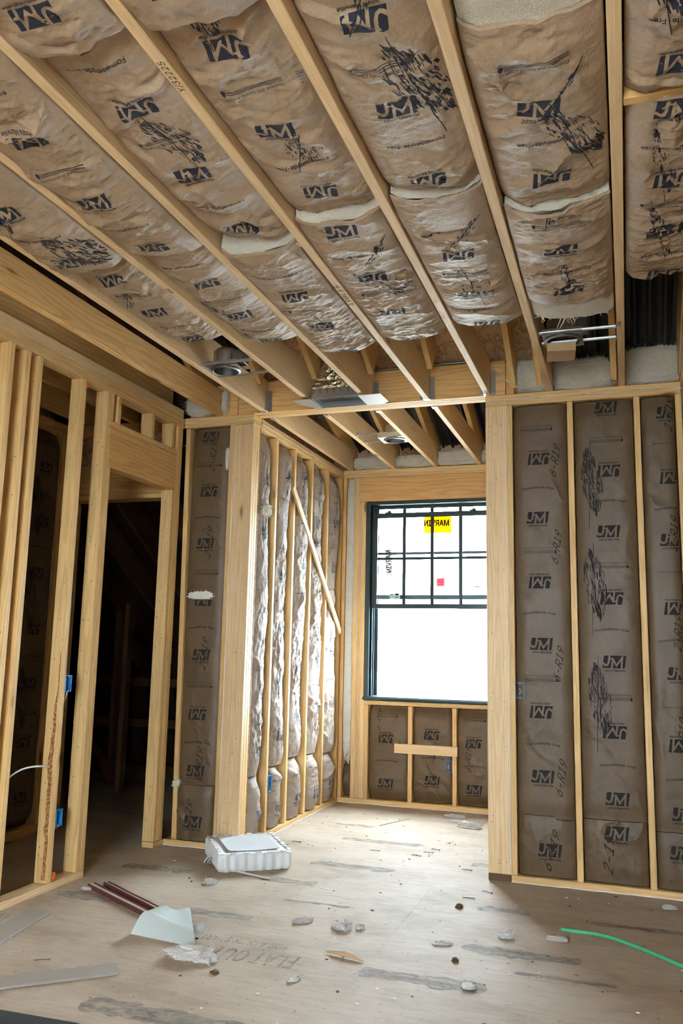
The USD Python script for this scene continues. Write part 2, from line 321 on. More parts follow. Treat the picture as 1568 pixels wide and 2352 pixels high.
def smear(cx, cy, length, width, rot, seed, n=60):
    n = int(n * 2.6)
    """an ink-roller smear: many short slanted strokes filling a spindle"""
    r = random.Random(seed); out = []
    for k in range(n):
        a = r.uniform(-.5, .5); w = width * (1 - (2 * a) ** 2) ** .8; b = r.uniform(-.5, .5) * w
        L = r.uniform(.05, .20) * length * .6; th = r.uniform(.0006, .0028); sl = r.uniform(-.1, .35)
        out.append(LineString([(b, a * length - L / 2), (b + sl * L * .3, a * length + L / 2)]).buffer(th, cap_style=2))
    out.append(LineString([(width * .2, length * .6), (-width * .45, -length * .72)]).buffer(.0016))
    g = affinity.translate(affinity.rotate(unary_union(out), math.degrees(rot), origin=(0, 0)), cx, cy).simplify(.0006)
    return poly_tri(g)

def scrawl(text, cx, cy, width, rot, seed):
    v, f = place2(flat_text(text, False), width, 0, 0, 0)
    v = v * np.array([1, .95]); v[:, 0] += .75 * v[:, 1]
    c, s = math.cos(rot), math.sin(rot)
    return v @ np.array([[c, s], [-s, c]]) + np.array([cx, cy]), f

# ---------------------------------------------------------------- insulation batts
def ridge(p, seed): return 1 - np.abs(2 * meshkit.noise(p, seed) - 1)

from scipy.spatial import cKDTree
def S_W(A, w, k): return A + w * k
def crumple(A, B, seed, da, db):
    """facets like crumpled paper: distance to the nearest of scattered points, 0..~1"""
    r = np.random.default_rng(seed); n = int(max(4, (np.ptp(A) + 4 * da) / da * (np.ptp(B) + 4 * db) / db))
    q = np.column_stack([r.uniform(A.min() / da - 2, A.max() / da + 2, n), r.uniform(B.min() / db - 2, B.max() / db + 2, n)])
    d, i = cKDTree(q).query(np.column_stack([A.ravel() / da, B.ravel() / db])); w = r.uniform(-1, 1, n)
    return (np.minimum(d, 1.6) * w[i] ).reshape(A.shape), (np.minimum(d, 1.6)).reshape(A.shape)

def batt(label, O, U, V, N, w, l, seed, m=None, res=.007, edge=0.0, bulge=.05, pw=2.6, crink=1.0, fold=1.0, along=False, end=(.05, .05), endlen=.09,
         t_body=.12, prints=True, flip=False, phase=.12, pcx=None, smears=(), group='kraft faced insulation batts', ink=None, ink2=None, rag=(0, 0), extra=None, parent=None, body_ext=(0, 0), flange=True, name='insulation_batt'):
    """A batt lying in the plane O + U s + V t, bulging along N (towards the room). Reading direction of its print: U right, V up.
    Parts: the creased kraft facing, the fibreglass behind it and the print on the paper."""
    O, U, V, N = (np.array(k, float) for k in (O, U, V, N))
    nu, nv = max(8, int(w / res)), max(8, int(l / res))
    s = np.linspace(0, w, nu + 1); t = np.linspace(0, l, nv + 1); S, T = np.meshgrid(s, t)      # rows along t
    x = 2 * S / w - 1
    def field(S, T):
        x = np.clip(2 * S / w - 1, -1, 1)
        pil = 1 - np.abs(x) ** pw
        tap = 1 - end[0] / max(bulge, 1e-4) * np.exp(-(T / endlen) ** 2 * 2.2) - end[1] / max(bulge, 1e-4) * np.exp(-((l - T) / endlen) ** 2 * 2.2)
        h = edge + bulge * pil * 1.0 + (tap - 1) * bulge
        A, B = (S, T) if not along else (T, S)
        z = np.full(S.shape, seed * 3.17)
        w1 = meshkit.fbm(np.stack([A * 7, B * 7, z + 4], -1), 3, seed) - .5; w2 = meshkit.fbm(np.stack([A * 7, B * 7, z + 9], -1), 3, seed + 5) - .5
        mask = np.clip(meshkit.noise(np.stack([A * 3.2, B * 3.2, z + 20], -1), seed + 2) * 1.5 - .25, .12, 1)
        e = np.clip((1 - np.abs(x)) * 9, 0.15, 1)
        h = h + crink * e * mask * (.0060 * (ridge(np.stack([A * 4 + w1 * 2.0, B * 13 + w2 * 3.2, z], -1), seed + 1) ** 3 - .25)
                            + .0025 * (ridge(np.stack([A * 11 + w2 * 3, B * 27 + w1 * 3.5, z + 2], -1), seed + 3) ** 2 - .33)
                            + .0008 * (ridge(np.stack([A * 30 + w2 * 4, B * 62 + w1 * 4, z + 6], -1), seed + 7) - .5))
        cs_ = crink * e * np.clip(mask + .15, 0, 1)
        c1, c2 = crumple(S_W(A, w1, .09), S_W(B, w2, .06), seed * 11 + 1, .075, .042); h = h + cs_ * (.0095 * c2 + .0030 * c1 - .0050)
        c1, c2 = crumple(S_W(A, w2, .03), S_W(B, w1, .025), seed * 11 + 2, .031, .018); h = h + cs_ * (.0054 * c2 - .0024)
        big = ridge(np.stack([(A * .8 + B) * 3.4 + w1 * 1.2, (B - .5 * A) * 3.0, z + 7], -1), seed + 4)
        h = h + fold * (.030 * np.clip(big - .80, 0, 1) / .2 * .5 - .004) * np.clip((1 - np.abs(x)) * 5, 0, 1)
        h = h + fold * .012 * (meshkit.noise(np.stack([S * 4, T * 4, z + 31], -1), seed + 6) - .5)
        if extra is not None: h = h + extra(S, T)
        return h
    h = field(S, T)
    # ragged end edges
    TT = T.copy()
    for which, a in enumerate(rag):
        if a:
            rgd = a * (meshkit.fbm(np.stack([s * 9, np.full(len(s), seed * 1.3), np.zeros(len(s))], -1), 3, seed + 40 + which) - .5) * 2
            k = np.exp(-((T if which == 0 else l - T) / .10) ** 2)
            TT = TT + k * rgd[None, :]
    P = O + S[..., None] * U + TT[..., None] * V + h[..., None] * N
    # tuck the long edges and the ends back
    L_ = P[:, :1] - N * .035 - U * .001; R_ = P[:, -1:] - N * .035 + U * .001
    P2 = np.concatenate([L_, P, R_], 1)
    P2 = np.concatenate([P2[:1] - N * .014 + V * .004, P2, P2[-1:] - N * .014 - V * .004], 0)
    a, b = P2.shape[:2]; idx = np.arange(a * b).reshape(a, b)
    q = np.stack([idx[:-1, :-1], idx[:-1, 1:], idx[1:, 1:], idx[1:, :-1]], -1).reshape(-1, 4)
    if np.dot(np.cross(U, V), N) < 0: q = q[:, ::-1]
    root = thing(name, label, 'insulation batt', group=group, parent=parent)
    obj(root, 'kraft_facing', (P2.reshape(-1, 3), q), m or KRAFT, smooth=True)
    # fibreglass body: coarse copy of the front set back a little, rough at the ends
    cu, cv = max(6, int(w / .035)), max(6, int(l / .035))
    s2 = np.linspace(.004, w - .004, cu + 1); t2 = np.linspace(-body_ext[0] + .003, l + body_ext[1] - .003, cv + 1); S2, T2 = np.meshgrid(s2, t2)
    h2 = field(np.clip(S2, 0, w), np.clip(T2, 0, l)) - .006 - crink * .006
    F0 = O + S2[..., None] * U + T2[..., None] * V + h2[..., None] * N; B0 = O + S2[..., None] * U + T2[..., None] * V - t_body * N
    layers = [F0, (F0 * 2 + B0) / 3, (F0 + 2 * B0) / 3, B0]
    # ring surface: front, and walls through the layers, back
    def fuzz(p, a): return a * (meshkit.fbm(p * 22.0, 3, seed + 70) - .5)[..., None] * 2
    vs, fs, off = [], [], 0
    def grid(G):
        nonlocal off
        a, b = G.shape[:2]; i = np.arange(a * b).reshape(a, b) + off
        vs.append(G.reshape(-1, 3)); off += a * b
        fs.append(np.stack([i[:-1, :-1], i[:-1, 1:], i[1:, 1:], i[1:, :-1]], -1).reshape(-1, 4))
    grid(F0); grid(B0[::-1])
    for sl in (np.s_[0, :], np.s_[-1, :], np.s_[:, 0], np.s_[:, -1]):
        G = np.stack([k[sl] for k in layers], 0)
        if sl[0] in (0, -1) and isinstance(sl[0], int): G = G + fuzz(G, .022) * (V if sl[0] == -1 else -V)
        grid(G)
    obj(root, 'fiberglass_filling', (np.vstack(vs), np.vstack(fs)), FLUFF, smooth=60)
    # print
    rows = []
    if prints:
        cyc = ['logo', 'free', 'logo_d', 'thermal']          # from the bottom upwards
        k = 0; tt = phase; cx0 = pcx if pcx is not None else w * .5
        while tt < l - .05:
            kd = cyc[k % 4]
            fl = flip
            if kd == 'logo_d': kd, fl = 'logo', not flip
            rows.append(('logo_print' if kd == 'logo' else 'slogan_print', prints_row(kd, cx0 + .006 * math.sin(k * 2.1), tt, fl))); tt += .2; k += 1
    def decal(parts, nm, mm):
        v, f = merge2(parts); keep = ((v[:, 0] > .004) & (v[:, 0] < w - .004) & (v[:, 1] > .006) & (v[:, 1] < l - .006)); f = f[keep[f].all(1)]
        if not len(f): return
        v, f = subdivide2(v, f, .022)
        u_, inv = np.unique(f, return_inverse=True); v = v[u_]; f = inv.reshape(-1, 3)
        gi = np.clip(v[:, 0] / w * nu, 0, nu - 1e-6); gj = np.clip(v[:, 1] / l * nv, 0, nv - 1e-6); i0, j0 = gi.astype(int), gj.astype(int); a, b = gi - i0, gj - j0
        hh = h[j0, i0] * (1 - a) * (1 - b) + h[j0, i0 + 1] * a * (1 - b) + h[j0 + 1, i0] * (1 - a) * b + h[j0 + 1, i0 + 1] * a * b
        dt = TT[j0, i0] - T[j0, i0]
        p = O + v[:, :1] * U + (v[:, 1] + dt)[:, None] * V + (hh + .0016)[:, None] * N
        if np.dot(np.cross(U, V), N) < 0: f = f[:, ::-1]
        obj(root, nm, trimesh.Trimesh(p, f, process=False), mm, smooth=True)
    for nm, row in rows: decal(row, nm, ink or INK)
    for sm in smears: decal([sm[1]], 'ink_stamp', (ink2 or INK_M) if sm[0] == 'w' else (ink or INK))
    return root

X_, Y_, Z_ = np.eye(3)
# ================================================================ THE SETTING
# ---- floor
floor = thing('floor', 'worn beige subfloor of large sheathing panels with faded blue print', kind='structure')
for i, y0 in enumerate(np.arange(YE, 3.6, 1.219)):
    for j, x0 in enumerate(np.arange(-6.4 - (i % 2) * 1.2, 1.5, 2.438)):
        x1, y1 = min(x0 + 2.4377, 1.45), min(y0 + 1.2187, 3.6)
        if x1 - x0 > .05: obj(floor, 'subfloor_panel', aabb(x0, x1, y0, y1, -.02, 0, .0004), SUBFLOOR)

# ---- far wall (y = 0): left stretch, opening to the alcove, right stretch
wf = thing('wall_far', 'stud wall facing the camera with a wide opening into the window alcove', kind='structure')
for x0, x1 in ((XL, XA), (0.0, 1.212)):
    bx(wf, 'top_plate', x0, x1, 0, .14, 3.0225, H, 'x'); bx(wf, 'top_plate', x0, x1, .001, .139, 2.984, 3.021, 'x')
bx(wf, 'bottom_plate', XL, XA, 0, .14, 0, .038, 'x'); bx(wf, 'bottom_plate', .139, 1.25, 0, .14, 0, .040, 'x')
bx(wf, 'bottom_plate', 0.0, .137, .0, .14, 0, .040, 'x', DARK_SHADE_WOOD)
bx(wf, 'stud', -2.221, -2.184, 0, .14, .040, 2.981, tilt=.016)
bx(wf, 'stud', -1.878, -1.842, 0, .14, .039, 2.983)
for k in range(3): bx(wf, 'post_board', -1.840, XA, .039 * k, .039 * k + .038, .039, 2.983, m=PINE if k else SPRUCE)
for k in range(3): bx(wf, 'post_board', 0.0, .137, .039 * k, .039 * k + .038, .041, 2.983, m=PINE if k else SPRUCE)
bx(wf, 'stud', .139, .176, 0, .14, .041, 2.983)
for x0 in (.524, .931, 1.176): bx(wf, 'stud', x0, x0 + .037, 0, .14, .041, 2.983)
bx(wf, 'sheathing', XL, XA - .01, .145, .157, 0, 3.06, 'x', OSB); bx(wf, 'sheathing', .06, 1.5, .145, .157, 0, 3.06, 'x', OSB)
# flush beam over the opening
bx(wf, 'header_beam', -1.822, .134, .001, .040, H + .002, H + .238, 'x', FIR); bx(wf, 'header_beam', -1.822, .134, .042, .081, H + .002, H + .238, 'x', PINE); bx(wf, 'header_beam', -1.822, .134, .083, .150, H + .002, H + .238, 'x', PINE)
bx(wf, 'header_beam', -2.0, -1.826, .001, .04, H + .002, H + .235, 'x', FIR)
bx(wf, 'block', .137, .19, .002, .04, H + .002, H + .225, 'z', FIR)
# caulk beads
def bead(par, pts, r=.0032): obj(par, 'caulk_bead', tube(pts, r, 6), CAULK, smooth=True)
def wob(p0, p1, n=14, a=.003):
    p0, p1 = np.array(p0), np.array(p1)
    return [p0 + (p1 - p0) * k / n + np.array([rng.uniform(-a, a), 0, rng.uniform(-a, a)]) * (0 < k < n) for k in range(n + 1)]
bead(wf, wob((.002, -.001, 3.021), (.62, -.001, 3.021), 10), .0042); bead(wf, wob((.64, -.001, 3.021), (1.21, -.001, 3.021), 10), .0042)
bead(wf, wob((.138, -.001, 3.02), (.138, -.001, .04), 10, .0008)); bead(wf, wob((-1.841, -.001, 3.02), (-1.841, -.001, .04), 10, .0008))
bead(wf, wob((XL, -.001, 3.021), (XA, -.001, 3.021), 8)); bead(wf, wob((.139, -.004, .002), (1.22, -.004, .002), 14), .004); bead(wf, wob((XL, -.004, .002), (XA, -.004, .002), 8), .003)

# ---- alcove
wal = thing('wall_alcove_left', 'left stud wall of the alcove with bulging batts and a diagonal brace', kind='structure')
bx(wal, 'top_plate', XA - .14, XA, .152, YB + .14, 3.0225, H, 'y'); bx(wal, 'top_plate', XA - .139, XA - .001, .152, YB + .14, 2.984, 3.021, 'y')
bx(wal, 'bottom_plate', XA - .14, XA, .118, YB, 0, .038, 'y')
ALC = [.445, .825, 1.225, 1.635]
for y0 in ALC: bx(wal, 'stud', XA - .14, XA, y0, y0 + .037, .039, 2.983)
bx(wal, 'stud', XA - .14, XA, YB - .042, YB - .002, .039, 2.983)
bx(wal, 'sheathing', XA - .16, XA - .145, .16, YB + .15, 0, 3.1, 'y', OSB)
b0, b1 = np.array((XA + .022, .742, 2.65)), np.array((XA + .022, 2.0, 1.52))
beam(wal, 'brace', b0, b1, .018, .055, (0, 0, 1), SPRUCE)
bead(wal, wob((XA + .004, .13, .002), (XA + .004, YB, .002), 10), .004); bead(wal, wob((XA + .001, .16, 3.021), (XA + .001, YB, 3.021), 10), .0035)
war = thing('wall_alcove_right', 'right stud wall of the alcove behind the post', kind='structure')
for y0 in [.12] + ALC + [YB - .04]: bx(war, 'stud', .04, .18, y0, y0 + .037, .039, 2.983)
bx(war, 'top_plate', .04, .18, .152, YB + .14, 2.984, H, 'y'); bx(war, 'bottom_plate', .04, .18, .118, YB, 0, .038, 'y'); bx(war, 'sheathing', .185, .2, .16, YB + .15, 0, 3.1, 'y', OSB)

wb = thing('wall_alcove_back', 'window wall of the alcove with header board and short studs below the sill', kind='structure')
bx(wb, 'top_plate', XA, .04, YB, YB + .14, 3.0225, H, 'x'); bx(wb, 'top_plate', XA, .04, YB + .001, YB + .139, 2.985, 3.021, 'x')
bx(wb, 'bottom_plate', XA, .04, YB, YB + .14, 0, .042, 'x')
bx(wb, 'header_board', -1.533, .04, YB + .001, YB + .04, 2.752, 2.984, 'x', FIR); bx(wb, 'header_board', -1.533, .04, YB + .045, YB + .14, 2.752, 2.984, 'x')
bx(wb, 'stud', XA + .001, -1.653, YB, YB + .14, .043, 2.984, m=FIR)
for k in range(3):
    top = 2.984 if k == 0 else 2.751
    bx(wb, 'stud', -1.568 + .0405 * k, -1.568 + .0405 * k + .0385, YB, YB + .14, .043, top)
bx(wb, 'sill_plate', -1.446, .04, YB, YB + .14, .872, .908, 'x')
for x0, x1 in ((-1.446, -1.406), (-1.033, -.995), (-.633, -.595), (-.225, -.187)): bx(wb, 'cripple_stud', x0, x1, YB, YB + .14, .043, .871)
for x0 in (-.1835, -.145, -.0): bx(wb, 'stud', x0, x0 + .037, YB, YB + .14, .043, 2.751)
beam(wb, 'backing_board', (-1.154, YB - .010, .502), (-.584, YB - .010, .502), .019, .082, (0, 0, 1), SPRUCE)
bx(wb, 'sheathing', XA - .15, -1.46, YB + .145, YB + .16, 0, 3.1, 'z', OSB); bx(wb, 'sheathing', -.18, .2, YB + .145, YB + .16, 0, 3.1, 'z', OSB)
bx(wb, 'sheathing', -1.46, -.18, YB + .145, YB + .16, 0, .90, 'x', OSB); bx(wb, 'sheathing', -1.46, -.18, YB + .145, YB + .16, 2.755, 3.1, 'x', OSB)
for k in range(3): bead(wb, wob((-1.5290 + .0405 * k, YB - .001, 2.98 if k == 0 else 2.75), (-1.5290 + .0405 * k, YB - .001, .045), 8, .0006), .0028)
bead(wb, wob((XA, YB - .001, 3.021), (.03, YB - .001, 3.021), 10), .0035); bead(wb, wob((XA, YB - .004, .002), (.03, YB - .004, .002), 10), .004)
# ---- left wall with the doorway
wl = thing('wall_left', 'open stud wall with a framed doorway into the dark side room', kind='structure')
T0, T1 = XL - .09, XL
for k, (z0, z1) in enumerate(((2.980, 3.018), (3.0195, 3.057))):
    ys = [YE, -4.1, -2.02, -0.0] if k == 0 else [YE, -3.3, -1.84, -1.72, 0.0]
    for a, b in zip(ys[:-1], ys[1:]): bx(wl, 'top_plate', T0, T1, a + .0006, b - .0006, z0, z1, 'y')
bx(wl, 'ledger_board', T0 + .01, T1, YE, -.02, 3.0585, 3.118, 'y', SPRUCE)
bx(wl, 'rim_joist', T0 - .06, T0 - .02, YE, .0, 3.06, 3.30, 'y', FIR)
bx(wl, 'bottom_plate', T0, T1, YE, -.911, 0, .040, 'y', SPRUCE); bx(wl, 'bottom_plate', T0, T1, -.130, 0.0, 0, .038, 'y')
for y0, z1 in ((-.130, 2.49), (-.0915, 2.979), (-.053, 2.979)): bx(wl, 'stud', T0, T1, y0, y0 + .037, .041, z1)
bx(wl, 'trimmer_stud', T0, T1, -.949, -.911, .041, 2.49); bx(wl, 'king_stud', T0, T1, -.989, -.951, .041, 2.979)
bx(wl, 'header', T0, T1, -.950, -.0925, 2.492, 2.757, 'y', FIR); bx(wl, 'header_plate', T0, T1, -.950, -.0925, 2.7585, 2.796, 'y')
for y0 in (-.949, -.868, -.453, -.175): bx(wl, 'cripple_stud', T0, T1, y0, y0 + .037, 2.797, 2.979)
for y0, dx in ((-1.250, 0), (-1.662, 0), (-1.766, 0), (-1.896, 0), (-2.30, 0), (-2.71, 0), (-3.11, 0), (-3.52, 0), (-3.93, 0), (-4.34, 0), (-4.74, 0), (-5.15, 0), (-5.6, 0), (-6.0, 0), (-6.4, 0), (-6.8, 0), (-7.2, 0)):
    bx(wl, 'stud', T0, T1, y0, y0 + .038, .041, 2.979, m=PINE if rng.random() < .6 else SPRUCE)
bx(wl, 'sheathing', T0 - .014, T0 - .001, YE, -1.93, 0, 2.98, 'y', OSB)  # unseen panel added to keep daylight out of the side room
bx(wl, 'blocking_stud', T0 + .002, T0 + .05, -1.722, -1.684, .041, 2.62)

bark = mat('reddish_bark', {'g': ('geometry', {}), 'n': ('noise_texture', {'scale': 60.0, 'detail': 4.0}), 'r': ('rgb_ramp', {'ramp': [(0.35, (.16, .055, .025)), (.55, (.45, .20, .06)), (.7, (.62, .38, .16))]}), 'p': ('principled_bsdf', {'roughness': .8})}, [('g.position', 'n.vector'), ('n.fac', 'r.fac'), ('r.color', 'p.base_color')])
zz = np.linspace(.06, 1.32, 60); wv_ = meshkit.fbm(np.stack([zz * 9, 0 * zz, 0 * zz], -1), 3, 5); wd = .022 * np.clip(np.minimum(1, (1.34 - zz) * 1.6), .1, 1) * (.5 + wv_)
v = np.concatenate([np.stack([XL - .012 - .012 * wv_ - wd, 0 * zz - 1.2512, zz], -1), np.stack([XL - .010 - .012 * wv_, 0 * zz - 1.2512, zz], -1)]); v = np.concatenate([v, v + np.array([0, .001, 0])]); k = np.arange(59)
obj(wl, 'bark_strip', (v, np.concatenate([np.stack([k, k + 60, k + 61, k + 1], -1), np.stack([k + 120, k + 121, k + 181, k + 180], -1), np.stack([k, k + 1, k + 121, k + 120], -1), np.stack([k + 60, k + 180, k + 181, k + 61], -1)])), bark)
def nails(par, pts, nrm):
    g = []
    for p in pts:
        d = trimesh.creation.cylinder(.0036, .0024, sections=7); T = trimesh.geometry.align_vectors([0, 0, 1], nrm); d.apply_transform(T); d.apply_translation(p); g.append(d)
    obj(par, 'nail_heads', cat_(*g), STEEL_D, kind='stuff')
r3 = random.Random(11)
nails(wf, [(r3.uniform(.02, .12), -.0008, .10 + .006 * k) for k in range(4)] + [(r3.choice([.03, .07, .11]) + r3.uniform(-.01, .01), -.0008, r3.uniform(.3, 2.9)) for _ in range(22)], (0, -1, 0))
nails(wf, [(r3.choice([-1.80, -1.76, -1.72]) + r3.uniform(-.01, .01), -.0008, r3.uniform(.15, 2.95)) for _ in range(30)], (0, -1, 0))
nails(wl, [(r3.uniform(T0 + .015, T1 - .015), y - .0008, r3.uniform(.1, z1)) for y, z1, n_ in ((-.130, 2.4, 22), (-.989, 2.95, 20), (-1.250, 2.95, 16), (-1.662, 2.95, 10), (-1.766, 2.95, 8)) for _ in range(n_)], (0, -1, 0))

# ---- ceiling
ce = thing('ceiling', 'open joist ceiling with rafters, dark baffles and sheathing above', kind='structure')
JR = [-1.945, -1.582, -1.170, -.772, -.374, .036, .440, .886, 1.249]     # right edges of the joists
for k, xr in enumerate(JR):
    w = .040 if k else .044
    bx(ce, 'joist', xr - w, xr, YE, -.002 if -1.83 < xr < .1 else .13, H, H + (.235 if k else .188), 'y', SPRUCE if k else FIR)
AJ = [-1.592, -1.172, -.770, -.362]
for xr in AJ: bx(ce, 'joist', xr - .038, xr, .152, YB + .12, H, H + .20, 'y', SPRUCE)
bx(ce, 'joist', -.02, .018, .152, YB + .12, H, H + .20, 'y', SPRUCE)
bx(ce, 'blocking', .888, 1.21, -2.93, -2.892, H + .005, H + .20, 'x', FIR)
bx(ce, 'blocking', -.770, -.416, -2.345, -2.307, H + .004, H + .05, 'x', FIR)
# joist hangers
def hanger(par, x0, x1, ybeam, sgn, side=1):
    t = .0022; g = []
    for xs, o in ((x0 - t, -1), (x1, 1)):
        g.append(aabb(xs, xs + t, min(ybeam, ybeam + sgn * .05), max(ybeam, ybeam + sgn * .05), H + .004, H + .16, .0004))
        a, b = (xs - .03, xs) if o < 0 else (xs + t, xs + t + .03)
        g.append(aabb(a, b, min(ybeam, ybeam + sgn * t), max(ybeam, ybeam + sgn * t), H + .004, H + .16, .0004))
    g.append(aabb(x0 - t, x1 + t, min(ybeam, ybeam + sgn * .05), max(ybeam, ybeam + sgn * .05), H - .003, H - .0006, .0004))
    hg = obj(par, 'joist_hanger', cat_(*g), STEEL)
    nl = [trimesh.creation.icosphere(1, .0035) for _ in range(6)]
    for k, q in enumerate(nl): q.apply_translation((x1 + t + .015, ybeam + sgn * .003, H + .03 + k * .022))
    obj(hg, 'nail_heads', cat_(*nl), STEEL_D, kind='stuff')
for xr in JR[1:6]: hanger(ce, xr - .040, xr, -.001, -1)
for xr in AJ: hanger(ce, xr - .038, xr, .151, 1)
# rafters of the main roof: rise towards the camera
SL = .61
def rafter(x0, x1, ya, yb, z0, slope, d=.235, m=PINE):
    """plumb-cut board between ya and yb (ya nearer the eave), underside z0 at ya"""
    p0 = np.array(((x0 + x1) / 2, ya, z0 + d * .55)); p1 = np.array(((x0 + x1) / 2, yb, z0 + slope * abs(ya - yb) + d * .55))
    return beam(ce, 'rafter', p0, p1, x1 - x0, d, (0, 0, 1), m)
for x0 in (-2.02 - .045, .167, .337, .800, 1.205): rafter(x0, x0 + .038, .06, -3.9, H + .01, SL)
for x0 in (-4.6, -4.19, -3.78, -3.37, -2.96, -2.55): rafter(x0, x0 + .038, 3.3, -3.9, H - .14 - SL * 3.05, SL, m=DARK_SHADE_WOOD)
for x0 in (-1.588, -1.165, -.76, -.352): rafter(x0, x0 + .038, -.14, -3.9, H + .12, SL)
def deck(x0, x1, ya, yb, za, slope, nm='roof_deck', m=OSB):
    p = lambda x, y, z: (x, y, z)
    zb = za + slope * abs(ya - yb); v = [(x0, ya, za), (x1, ya, za), (x1, yb, zb), (x0, yb, zb)]; v += [(a, b, c + .015) for a, b, c in v]
    f = [(0, 1, 2, 3), (7, 6, 5, 4), (0, 4, 5, 1), (1, 5, 6, 2), (2, 6, 7, 3), (3, 7, 4, 0)]
    return obj(ce, nm, (np.array(v), np.array(f)), m)
DO = H + .31
deck(-6.3, -1.85, 3.4, -4.0, DO - SL * 3.4, SL, m=SHADE_BOARD); deck(-1.85, .15, 0.12, -4.0, DO - SL * .12, SL); deck(.15, 1.5, .5, -4.0, DO - SL * .5, SL)
bx(ce, 'roof_deck', -6.3, 1.5, YE - .1, -4.0, DO + SL * 4, DO + SL * 4 + .015, 'x', OSB)
bx(ce, 'gable_panel', 1.49, 1.505, YE, .6, 3.0, 6.0, 'y', OSB); bx(ce, 'gable_panel', -6.3, -6.285, YE, 3.6, 0, 6.0, 'y', OSB)
bx(ce, 'gable_panel', -1.84, .335, .152, .164, H + .242, 4.9, 'x', OSB)
bx(ce, 'gable_panel', -1.85, -1.838, .16, YB + .2, 3.06, 4.9, 'y', OSB); bx(ce, 'gable_panel', .19, .202, .16, YB + .2, 3.06, 4.9, 'y', OSB)
for x0 in (-.26, ): bx(ce, 'cripple_stud', x0, x0 + .038, .1135, .151, H + .242, 4.4, 'z')
# dormer roof above the alcove
SD = .363
for x0 in (-1.64, -1.212 + .002, -.809 + .001, -.401 + .001, -.06): 
    p0 = np.array((x0 + .019, YB + .25, 3.035 + .12)); p1 = np.array((x0 + .019, .17, 3.035 + SD * (YB + .25 - .17) + .12)); beam(ce, 'rafter', p0, p1, .037, .20, (0, 0, 1), PINE)
v0 = 3.035 + .225
deck(-1.9, .25, YB + .3, .0, v0, SD)
bx(ce, 'eave_board', -1.85, .2, YB + .15, YB + .165, 3.06, 3.32, 'x', OSB)
bx(ce, 'soffit_board', .05, 1.5, .146, .364, 2.885, 2.898, 'x', OSB); bx(ce, 'soffit_board', XL - .1, -1.84, .146, .364, 2.885, 2.898, 'x', OSB)
bx(ce, 'eave_board', .15, 1.5, .35, .365, 2.9, 3.4, 'x', OSB); bx(ce, 'eave_board', XL, -1.84, .35, .365, 2.9, 3.4, 'x', OSB)
# vent baffles: dark ribbed sheets under the deck
def baffle(x0, x1, ya, yb, za, slope):
    n = 29; xs = np.linspace(x0 + .004, x1 - .004, n); ph = (np.arange(n) % 7); off = np.where((ph == 1) | (ph == 2), .03, np.where((ph == 4), .012, 0.0))
    v, f = [], []
    for k, y in enumerate((ya, yb)):
        for x, o in zip(xs, off): v.append((x, y, za + slope * (ya - y) - o))
    for k in range(n - 1): f.append((k, k + 1, n + k + 1, n + k))
    obj(ce, 'vent_baffle', (np.array(v), np.array(f)), BAFFLE)
for x0, x1 in ((.375, .80), (.84, 1.205), (-1.98, -1.64), (-2.3, -2.07)): baffle(x0, x1, .3, -2.6, DO - SL * .3 - .02, SL)
for x0, x1 in ((-1.60, -1.212), (-1.17, -.81), (-.77, -.402), (-.36, -.062)): baffle(x0, x1, YB + .22, .18, v0 + SD * .08 - .02, SD)

# ---- side room and eave space behind the left wall
ws = thing('wall_side_room', 'dark insulated wall of the side room seen between the studs', kind='structure')
WX = -3.268
bx(ws, 'bottom_plate', WX - .14, WX, YE, .0, 0, .06, 'y', FIR); bx(ws, 'top_plate', WX - .14, WX, YE, .0, 2.98, 3.06, 'y', FIR)
for y0 in [-.085, -.49, -.90, -1.30, -1.71, -2.1, -2.5, -2.9, -3.3, -3.7, -4.1, -4.5, -4.9]: bx(ws, 'stud', WX - .14, WX, y0, y0 + .038, .061, 2.979, m=FIR)
bx(ws, 'sheathing', WX - .16, WX - .145, YE, .1, 0, 3.2, 'y', OSB)
bx(ws, 'eave_header', WX, XL - .09, .005, .045, 2.50, 2.73, 'x', FIR); bx(ws, 'eave_plate', WX, XL - .09, .003, .14, 2.462, 2.498, 'x', FIR)
bx(ws, 'top_plate', WX, XL - .09, .0, .14, 2.98, 3.06, 'x', FIR); bx(ws, 'upper_panel', WX, XL - .09, .06, .072, 2.73, 2.98, 'x', OSB)
for x0 in (WX + .002, XL - .131): bx(ws, 'stud', x0, x0 + .038, .0, .14, .0, 2.46, m=FIR)
for x0, y0, z1 in ((-4.10, 2.02, 1.7), (-3.72, 1.60, 1.75), (-3.35, 2.02, 1.7), (-4.5, 2.02, 1.7), (-2.95, 2.02, 1.7)): bx(ws, 'knee_stud', x0, x0 + .05, y0, y0 + .09, .0, z1, m=DARK_SHADE_WOOD)
beam(ws, 'brace', (-4.35, 1.9, .62), (-3.95, 1.9, .05), .035, .07, (0, 0, 1), DARK_SHADE_WOOD)
for x0, x1, z0 in ((-4.9, -2.6, .95), (-4.9, -2.6, .55)): bx(ws, 'knee_rail', x0, x1, 2.12, 2.158, z0, z0 + .08, 'x', DARK_SHADE_WOOD)
bx(ws, 'knee_panel', -6.35, -1.85, 3.3, 3.315, 0, 2.0, 'x', SHADE_BOARD)
for x0 in (-3.15, -2.74): bx(ws, 'joist', x0, x0 + .038, YE, .1, H, H + .235, 'y', FIR)
bx(ws, 'side_panel', -1.868, -1.856, .16, 3.3, 0, 3.1, 'y', SHADE_BOARD)
bx(ws, 'end_panel', -6.35, XL - .09, YE, YE + .012, 0, 3.3, 'x', OSB); bx(ws, 'ceiling_panel', WX - .2, XL - .15, YE, -2.2, 3.31, 3.322, 'y', OSB)

